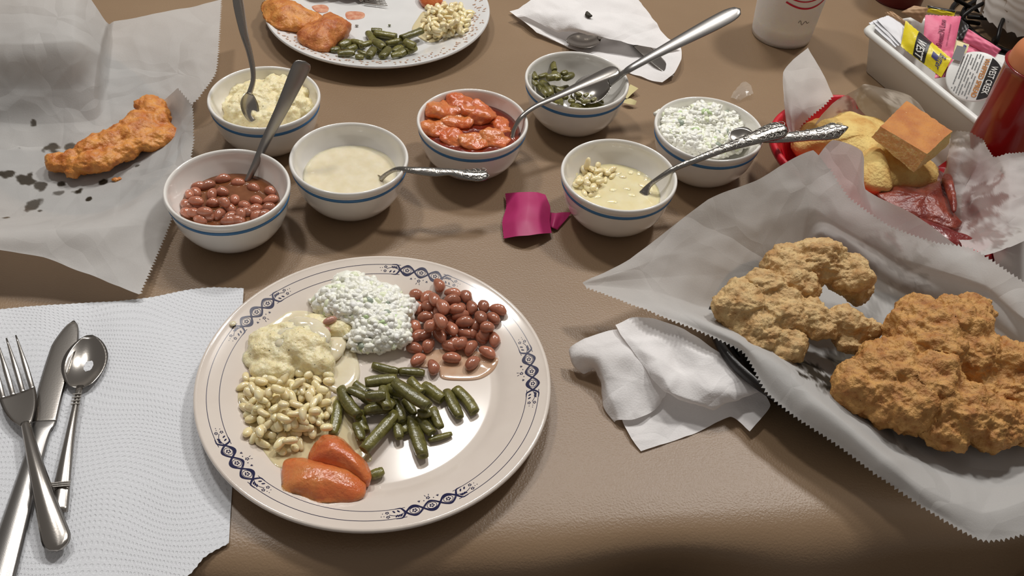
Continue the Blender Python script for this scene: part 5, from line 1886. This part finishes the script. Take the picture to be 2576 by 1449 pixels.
# dark round sauce dish with a fork beside it, cut by the frame
sd_ = thing('sauce_dish', 'small dark red dish at the top centre of the back plate, cut by the photo', 'dish', P(882, -28, .007))
V, Fc = lathe(smooth_prof([(0, .0), (.012, 0), (.020, .004), (.0245, .012), (.0255, .018), (.0245, .0182), (.0225, .012), (.017, .005), (0, .003)], 3), 48, P(884, -22, .0062))
mk('dish_body', V, Fc, M('dark_red_glaze', (84, 24, 30), rough=.15, coat=.6), sd_)
V, Fc = lathe([(0, .012), (.0222, .012)], 32, P(884, -22, .0062))
mk('sauce', V, Fc, M('dark_sauce', (70, 26, 20), rough=.1, coat=.5), sd_)
f2 = thing('fork', 'steel fork tines lying right of the dark dish on the back plate', 'fork', P(965, 12, .008))
for k in range(4):
    a, b = P(975 - k * 2, 14 - k * 4.2, .0092), P(915, 6 - k * 4.2, .0092)
    V, Fc = tube([a, a.lerp(b, .3), b], [.0004, .0009, .0010], 6)
    mk('tine', V, Fc, STEEL, f2)
a, b = P(917, 0, .0092), P(860, -50, .016)
V, Fc = tube([a, a.lerp(b, .2), b], [.006, .005, .0025], 8, .25)
mk('handle', V, Fc, STEEL, f2)
# saucer whose rim shows beside it
V, Fc = lathe(smooth_prof([(0, .001), (.030, .001), (.040, .004), (.046, .010), (.0455, .011), (.038, .006), (.030, .003), (0, .003)], 3), 60, P(800, -52, .0095))
tag(mk('saucer', V, Fc, CER3, org=P(800, -52, .0095)), 'white saucer edge above the chicken on the back plate, cut by the photo', 'saucer')

# ------------------------------------------------------------------ foam cup
cc = P(1964, 86, 0)
FOAM = M('white_foam', (236, 234, 232), rough=.6, bump=.0002, bs=900, sss=.2)
cup = thing('foam_cup', 'white foam cup with red print at the top right, cut by the photo', 'cup', cc)
CP = [(0, .003), (.028, .003), (.0315, .0), (.0335, .0015), (.0350, .006), (.0385, .060), (.0425, .120), (.0450, .122), (.0450, .1245), (.0420, .1245), (.0365, .060), (.0320, .008), (0, .008)]
V, Fc = lathe(smooth_prof(CP, 3), 64, cc)
mk('cup_body', V, Fc, FOAM, cup)


def cup_r(z):
    return .0350 + (z - .006) * (.0385 - .0350) / .054 if z < .06 else .0385 + (z - .06) * .004 / .06


RINK = M('red_ink', (206, 24, 60), rough=.5)
GINK = M('grey_ink', (110, 104, 104), rough=.5)


def cup_strip(pts, wd, mat, name):
    V, Fc = [], []
    for i, (g, z) in enumerate(pts):
        g2, z2 = pts[min(i + 1, len(pts) - 1)]
        g1, z1 = pts[max(i - 1, 0)]
        dx, dz = (g2 - g1) * .036, z2 - z1
        l_ = math.hypot(dx, dz) or 1
        for s_ in (-1, 1):
            zz = z + s_ * dx / l_ * wd
            gg = g - s_ * dz / l_ * wd / .036
            r = cup_r(zz) + .0004
            V.append((cc.x + r * math.cos(gg), cc.y + r * math.sin(gg), zz))
    Fc = [(2 * i, 2 * i + 1, 2 * i + 3, 2 * i + 2) for i in range(len(pts) - 1)]
    return mk(name, V, Fc, mat, cup, smooth=False)


cup_strip([(-1.95 + .035 * i, .060 - .0075 * math.sin(pi * i / 40) + .004 * i / 40) for i in range(41)], .0011, RINK, 'red_print')
cup_strip([(-1.9 + .03 * i, .066 - .003 * math.sin(pi * i / 30)) for i in range(31)], .0008, RINK, 'red_print')
cup_strip([(-1.42 + .022 * i, .036 + .0035 * math.sin(i * .75) * (1 - i / 22)) for i in range(18)], .00035, GINK, 'grey_squiggle')

# ------------------------------------------------------------------ condiment tray
TA, TB = P(2166, 66, .050), P(2500, 338, .050)
TA2 = P(2232, 36, .050)
tx = (TB - TA)
tx.z = 0
tx.normalize()
ty = Vector((-tx.y, tx.x, 0))
if (TA2 - TA).dot(ty) < 0: ty = -ty
TL, TW = .235, .088
tr = thing('condiment_tray', 'long white plastic tray of sweetener packets and spread at the upper right', 'tray', (TA.x, TA.y, 0))


def tq(u, v, z): return Vector((TA.x, TA.y, 0)) + tx * u + ty * v + Vector((0, 0, z))


def rrect(u0, v0, u1, v1, r, z, n_=6):
    out = []
    for cx, cy, g0 in ((u1 - r, v1 - r, 0), (u0 + r, v1 - r, pi / 2), (u0 + r, v0 + r, pi), (u1 - r, v0 + r, 1.5 * pi)):
        for k in range(n_ + 1):
            g = g0 + pi / 2 * k / n_
            out.append(tq(cx + r * math.cos(g), cy + r * math.sin(g), z))
    return out


loops = []
for (ins, z, r) in ((.014, .0, .010), (.012, .001, .011), (.005, .041, .012), (.0045, .0445, .012), (.0, .0445, .013), (-.001, .047, .013), (.0005, .0505, .013), (.004, .0515, .012), (.007, .049, .011), (.009, .040, .010), (.015, .004, .009), (.018, .003, .008)):
    loops.append(rrect(ins, ins, TL - ins, TW - ins, r, z))
V = [p_ for l_ in loops for p_ in l_]
n_ = len(loops[0])
Fc = [(i * n_ + k, i * n_ + (k + 1) % n_, (i + 1) * n_ + (k + 1) % n_, (i + 1) * n_ + k) for i in range(len(loops) - 1) for k in range(n_)]
Fc.append(tuple(range(n_))[::-1])
Fc.append(tuple((len(loops) - 1) * n_ + k for k in range(n_)))
mk('tray_body', V, Fc, WHITEP, tr)

YEL = M('yellow_foil', (226, 206, 40), rough=.32, bump=.0006, bs=160)
BLK = M('black_print', (30, 26, 26), rough=.35, bump=.0005, bs=160)
PNK = M('pink_packet_paper', (226, 108, 140), rough=.5, bump=.0005, bs=140)
WHP = M('white_packet_paper', (226, 226, 230), rough=.55, bump=.0004, bs=140)
TANP = M('tan_packet_paper', (176, 140, 104), rough=.6, bump=.0005, bs=140)
CREP = M('cream_packet_paper', (222, 208, 160), rough=.55, bump=.0004, bs=140)
DPK = M('dark_pink_ink', (130, 30, 70), rough=.5)
WHI = M('white_ink', (235, 235, 230), rough=.5)
GRY = M('grey_print', (120, 122, 122), rough=.5)
GLD = M('gold_ink', (190, 120, 40), rough=.4)
BLI = M('blue_ink', (50, 44, 110), rough=.45)


def quad_fn(c4, bulge):
    """surface point and normal for (u, v) on a puffed packet whose corners are given in order"""
    a, b, c, d = c4
    nn = (b - a).cross(d - a).normalized()
    if nn.z < 0 or nn.dot(cam.location - a) < 0: nn = -nn if nn.dot(cam.location - a) < 0 else nn

    def f(u, v, e=0.):
        q = a.lerp(b, u).lerp(d.lerp(c, u), v)
        uu, vv = min(1, max(0, u)), min(1, max(0, v))
        h = bulge * (max(0, math.sin(pi * uu)) ** .6) * (max(0, math.sin(pi * min(1, max(0, (vv - .06) / .88)))) ** .6)
        wr = .0004 * math.sin(uu * 17 + a.x * 900) * math.sin(vv * 11 + a.y * 700) if bulge else 0
        return q + nn * (h + wr + e)
    return f


def patch(f, u0, v0, u1, v1, nu=10, nv=10, e=0., crimp=0):
    V = []
    for j in range(nv + 1):
        for i in range(nu + 1):
            u = u0 + (u1 - u0) * i / nu
            v = v0 + (v1 - v0) * j / nv
            if crimp and j == 0: v -= crimp * (i % 2)
            if crimp and j == nv: v += crimp * (i % 2)
            V.append(f(u, v, e))
    Fc = [(j * (nu + 1) + i, j * (nu + 1) + i + 1, (j + 1) * (nu + 1) + i + 1, (j + 1) * (nu + 1) + i) for j in range(nv) for i in range(nu)]
    return V, Fc


def text_on(f, s, u0, v0, u1, v1, mat, parent, rot=0, e=.0004, bold=0., name='lettering', shear=0.):
    """lettering fitted in a box of a surface; rot = quarter turns"""
    cu = bpy.data.curves.new('t', 'FONT')
    cu.body = s
    cu.size = 1
    cu.offset = bold
    cu.shear = shear
    cu.resolution_u = 2
    ob = bpy.data.objects.new('t', cu)
    COL.objects.link(ob)
    dg = bpy.context.evaluated_depsgraph_get()
    me = bpy.data.meshes.new_from_object(ob.evaluated_get(dg))
    bpy.data.objects.remove(ob)
    xs = [v.co.x for v in me.vertices]
    ys = [v.co.y for v in me.vertices]
    x0, x1, y0, y1 = min(xs), max(xs), min(ys), max(ys)
    V = []
    for v in me.vertices:
        a, b = (v.co.x - x0) / (x1 - x0), (v.co.y - y0) / (y1 - y0)
        if rot == 1: a, b = b, 1 - a
        elif rot == 2: a, b = 1 - a, 1 - b
        elif rot == 3: a, b = 1 - b, a
        V.append(f(u0 + (u1 - u0) * a, v0 + (v1 - v0) * b, e))
    Fc = [tuple(p_.vertices) for p_ in me.polygons]
    bpy.data.meshes.remove(me)
    return mk(name, V, Fc, mat, parent, smooth=False)


def packet(name, label, c4, bulge, mat, cat='packet', crimp=.02, group=None):
    c4 = [P(*q) for q in c4]
    c = sum(c4, Vector()) / 4
    t = thing(name, label, cat, c, group)
    f = quad_fn(c4, bulge)
    g = quad_fn(c4, 0)
    A = Acc()
    A.add(patch(f, 0, 0, 1, 1, 22, 14, 0, crimp))
    A.add(patch(g, 0, 0, 1, 1, 8, 6, -.0008))
    mk('packet_body', A.V, A.F, mat, t)
    return t, f


def bars(f, u0, v0, u1, v1, n_, mat, parent, along_u=True, name='barcode', e=.0005):
    A = Acc()
    r_ = random.Random(n_)
    for k in range(n_):
        a = k / n_
        b = a + r_.uniform(.25, .7) / n_
        if along_u: A.add(patch(f, u0 + (u1 - u0) * a, v0, u0 + (u1 - u0) * b, v1, 1, 4, e))
        else: A.add(patch(f, u0, v0 + (v1 - v0) * a, u1, v0 + (v1 - v0) * b, 4, 1, e))
    return mk(name, A.V, A.F, mat, parent, smooth=False)


# u runs along the first edge, v towards the last corner (corner order a b c d)
# white sugar packets stacked at the left end
for k in range(3):
    o_ = k * 7
    t, f = packet('sugar_packet', ['white sugar packet with a grey barcode, frontmost at the left end of the tray', 'white sugar packet just behind the barcoded one', 'rearmost of the three white sugar packets in the tray'][k],
                  [(2186 + o_ * 1.4, 58 - o_ * .6, .050 + .003 * k), (2232 + o_ * 1.4, 40 - o_ * .4, .052 + .003 * k), (2282 + o_, 92 - o_ * .3, .050 + .002 * k), (2252 + o_, 118 - o_ * .5, .046 + .002 * k)][::1], .003, WHP)
    if k == 0: pass
    lastf = (t, f) if k == 0 else lastf
bars(lastf[1], .12, .30, .32, .85, 14, GRY, lastf[0], False)
t, f = packet('sweetener_packet', 'tan paper packet standing behind the white sugar packets', [(2226, 32, .058), (2244, 28, .062), (2282, 56, .062), (2270, 68, .054)], .002, TANP)
t, f = packet('sweetener_packet', 'tan paper packet leaning behind the yellow butter packet', [(2268, 30, .060), (2300, 14, .066), (2336, 20, .066), (2318, 58, .052)], .003, TANP)
t, f = packet('butter_packet', 'yellow packet with a black end at the back of the tray', [(2328, 30, .058), (2334, 14, .064), (2404, 26, .064), (2398, 44, .058)], .003, YEL)
mk('black_end', *patch(f, .70, 0, 1, 1, 6, 8, .0004), BLK, t)
t, f = packet('butter_packet', 'front yellow butter packet with white lettering on its black band in the tray', [(2266, 116, .050), (2368, 194, .046), (2394, 148, .060), (2278, 52, .064)], .006, YEL)
mk('black_band', *patch(f, .30, .0, .58, 1, 8, 12, .0005), BLK, t)
text_on(f, 'WEST', .34, .02, .52, .66, WHI, t, 1, .0009, .02)
mk('blue_print', *patch(f, .68, .35, .80, .60, 4, 4, .0006), BLI, t)
text_on(f, 'Butter', .80, .12, .93, .80, BLI, t, 1, .0009, .01)
t, f = packet('sweetener_packet', 'tall pink sweetener packet standing in the middle of the tray', [(2322, 112, .056), (2396, 140, .054), (2418, 42, .074), (2328, 38, .074)], .004, PNK)
text_on(f, "Sweet'N Low", .40, .08, .60, .86, DPK, t, 3, .0008, .02)
text_on(f, "zero calorie sweetener", .70, .16, .76, .74, DPK, t, 3, .0008)
t, f = packet('sweetener_packet', 'second pink packet with a barcode behind the butter packet', [(2352, 196, .044), (2366, 118, .056), (2398, 130, .056), (2396, 190, .046)], .002, PNK)
bars(f, .02, .1, .30, .95, 12, DPK, t, False)
t, f = packet('sweetener_packet', 'cream coloured packet with a small barcode between two pink ones', [(2396, 158, .050), (2402, 100, .060), (2438, 112, .060), (2420, 162, .050)], .002, CREP)
bars(f, .1, .2, .5, .7, 9, GRY, t, False)
mk('blue_print', *patch(f, .72, .62, .86, .86, 3, 3, .0006), BLI, t)
t, f = packet('sweetener_packet', 'torn pink packet leaning at the right of the tray', [(2424, 105, .056), (2438, 74, .066), (2516, 122, .064), (2500, 146, .054)], .004, PNK, crimp=.05)
t, f = packet('sweetener_packet', 'pink packet lying under the torn pink one', [(2426, 148, .048), (2438, 108, .056), (2498, 128, .054), (2488, 156, .046)], .003, PNK)
t, f = packet('black_packet', 'black packet standing behind the tall pink sweetener packet', [(2408, 98, .052), (2416, 46, .062), (2438, 64, .064), (2432, 104, .052)], .002, BLK)
# spread tub with printed lid
LC = P(2452, 192, .054)
tu = thing('spread_tub', 'whipped spread tub with a printed white lid near the right end of the tray', 'tub', LC)
ln_ = (Vector((-.30, -.55, .78))).normalized()
la = (P(2500, 206, .054) - P(2452, 192, .054))
la = (la - ln_ * la.dot(ln_)).normalized()
lb = ln_.cross(la)
TR = .0265
V, Fc = lathe([(.0, .0), (TR, .0), (TR + .0012, -.0006), (TR + .0012, -.0016), (TR - .003, -.002), (TR - .006, -.016), (0, -.016)], 48)
mk('tub_body', [LC + la * v[0] + lb * v[1] + ln_ * v[2] for v in V], Fc, WHITEP, tu)


def lidf(u, v, e=0.):
    return LC + la * ((u * 2 - 1) * TR) + lb * ((v * 2 - 1) * TR) + ln_ * (.0002 + e)


# choose lid axes: u to the upper right, v to the upper left in the image
A = Acc()
vv, ff_ = [], []
for i in range(13):
    x = .36 + (.80 - .36) * i / 12
    h_ = math.sqrt(max(0, 1 - x * x)) * .97
    vv += [lidf(.5 + x / 2, .5 - h_ / 2, .0001), lidf(.5 + x / 2, .5 + h_ / 2, .0001)]
ff_ = [(2 * i, 2 * i + 1, 2 * i + 3, 2 * i + 2) for i in range(12)]
mk('black_band', vv, ff_, BLK, tu, smooth=False)
text_on(lidf, 'WEST CREEK', .72, .20, .84, .80, WHI, tu, 1, .0003, .01)
text_on(lidf, 'WHIPPED SPREAD', .56, .08, .66, .92, GLD, tu, 1, .0003, .02)
A = Acc()
r_ = random.Random(9)
for q in range(7):
    u = .50 - q * .055
    hh = math.sqrt(max(0, .94 - (2 * u - 1) ** 2)) / 2
    v = .5 - hh
    while v < .5 + hh - .03:
        w_ = r_.uniform(.02, .07)
        if r_.random() < .85: A.add(patch(lidf, u, v, u + .022, min(v + w_, .5 + hh), 1, 1, .0002))
        v += w_ + .015
mk('small_print', A.V, A.F, GRY, tu, smooth=False)
mk('peel_tab', *patch(lidf, -.02, .70, .16, 1.0, 4, 4, .0025), M('foil_tab', (190, 190, 192), rough=.2, metal=.7), tu)
V, Fc = lathe([(.0, .0), (TR, .0), (TR + .0012, -.0006), (TR + .0012, -.0016), (TR - .003, -.002), (TR - .006, -.016), (0, -.016)], 40, P(2520, 168, .048))
tag(mk('spread_tub', V, Fc, WHITEP, org=P(2520, 168, .048)), 'second white tub behind the printed one at the right end of the tray', 'tub')

# ------------------------------------------------------------------ red sauce bottle
BC = Vector((.4655, .800, 0))
bt = thing('sauce_bottle', 'red squeeze bottle with an orange shoulder at the right edge of the photo', 'bottle', BC)
REDB = M('red_bottle', (150, 22, 20), rough=.25, coat=.3, sss=.2, sr=(.01, .002, .001), col2=(132, 14, 16), ns=14)
ORB = M('orange_shoulder', (206, 132, 88), rough=.35, sss=.3)
V, Fc = lathe(smooth_prof([(0, .001), (.026, .001), (.0290, .0), (.0305, .004), (.0308, .03), (.0305, .075), (.0308, .120), (.0300, .126), (0, .126)], 3), 56, BC)
mk('bottle_body', V, Fc, REDB, bt)
V, Fc = lathe(smooth_prof([(.0300, .1262), (.0292, .133), (.0270, .141), (.0215, .148), (.0160, .151), (.0140, .152)], 3), 56, BC)
mk('shoulder', V, Fc, ORB, bt)
V, Fc = lathe(smooth_prof([(.0175, .151), (.0180, .152), (.0180, .165), (.0160, .168), (.0070, .172), (.0045, .185), (.0025, .200), (0, .2005)], 3), 48, BC)
mk('cap', V, Fc, M('white_cap', (222, 214, 204), rough=.4), bt)

# ------------------------------------------------------------------ paper towel roll on a black wire stand
RC = Vector((.598, 1.105, 0))
rl = thing('paper_towel_roll', 'white embossed paper towel roll standing at the top right corner', 'paper towel roll', RC)
V, Fc = [], []
seg, nz_ = 96, 24
for j in range(nz_ + 1):
    for i in range(seg + 1):
        g = 2 * pi * i / seg
        r = .062 + .0008 * math.sin(9 * g + j) + (.002 * (i / seg))
        z = .022 + .25 * j / nz_ + (.0018 * math.sin(g * 31) + .0010 * math.sin(g * 67) if j == 0 else 0)
        V.append((RC.x + r * math.cos(g), RC.y + r * math.sin(g), z))
for j in range(nz_):
    for i in range(seg): Fc.append((j * (seg + 1) + i, j * (seg + 1) + i + 1, (j + 1) * (seg + 1) + i + 1, (j + 1) * (seg + 1) + i))


def roll_mat():
    m, nt, b = nmat('quilted_roll')
    N, L = nt.nodes, nt.links
    tc = N.new('ShaderNodeTexCoord')
    wv = N.new('ShaderNodeTexWave')
    wv.wave_type = 'RINGS'
    wv.rings_direction = 'SPHERICAL'
    wv.inputs['Scale'].default_value = 55
    wv.inputs['Distortion'].default_value = 1.5
    L.new(tc.outputs['Object'], wv.inputs['Vector'])
    bp = N.new('ShaderNodeBump')
    bp.inputs['Distance'].default_value = .0004
    L.new(wv.outputs['Fac'], bp.inputs['Height'])
    L.new(bp.outputs['Normal'], b.inputs['Normal'])
    b.inputs['Base Color'].default_value = lin((236, 234, 230)) + (1,)
    b.inputs['Roughness'].default_value = .95
    return m


mk('towel_sheet', V, Fc, roll_mat(), rl)
V, Fc = lathe([(.020, .022), (.0625, .024), (.0625, .272), (.020, .272), (.020, .022)], 64, RC)
mk('roll_core', V, Fc, M('roll_end', (225, 222, 216), rough=.95), rl)
ws = thing('wire_stand', 'black looped wire stand under the paper towel roll', 'stand', RC)
WIRE = M('black_wire', (18, 15, 14), rough=.35, metal=.3)
for nm, rr, zz in (('base_ring', .072, .0035), ('base_ring', .086, .0035)):
    V, Fc = tube([(RC.x + rr * math.cos(2 * pi * i / 60), RC.y + rr * math.sin(2 * pi * i / 60), zz) for i in range(61)], .0032, 8, cap=False)
    mk(nm, V, Fc, WIRE, ws)
for k in range(10):
    g = 2 * pi * k / 10
    pts = []
    for i in range(13):
        s_ = i / 12
        gg = g + .22 * math.sin(s_ * pi)
        rr = .055 + .034 * math.sin(pi * s_)
        pts.append((RC.x + rr * math.cos(gg), RC.y + rr * math.sin(gg), .004 + .030 * s_))
    V, Fc = tube(pts, .0026, 7)
    mk('wire_loop', V, Fc, WIRE, ws)
V, Fc = tube([(RC.x, RC.y, .004), (RC.x, RC.y, .33)], .004, 10)
mk('post', V, Fc, WIRE, ws)
A = Acc()
for g in (0, pi / 2): A.add(tube([(RC.x - .072 * math.cos(g), RC.y - .072 * math.sin(g), .012), (RC.x + .072 * math.cos(g), RC.y + .072 * math.sin(g), .012)], .0026, 7))
mk('cross_bars', A.V, A.F, WIRE, ws)

# red base of something at the very top
c = P(2255, -6, 0)
V, Fc = lathe(smooth_prof([(0, .002), (.024, .002), (.030, .0), (.032, .003), (.033, .04), (.036, .10), (.034, .10), (.031, .04), (.028, .006), (0, .005)], 3), 48, c)
tag(mk('red_tumbler', V, Fc, M('dark_red_plastic', (96, 20, 22), rough=.3), org=c), 'dark red tumbler base just entering the top edge near the tray', 'tumbler')
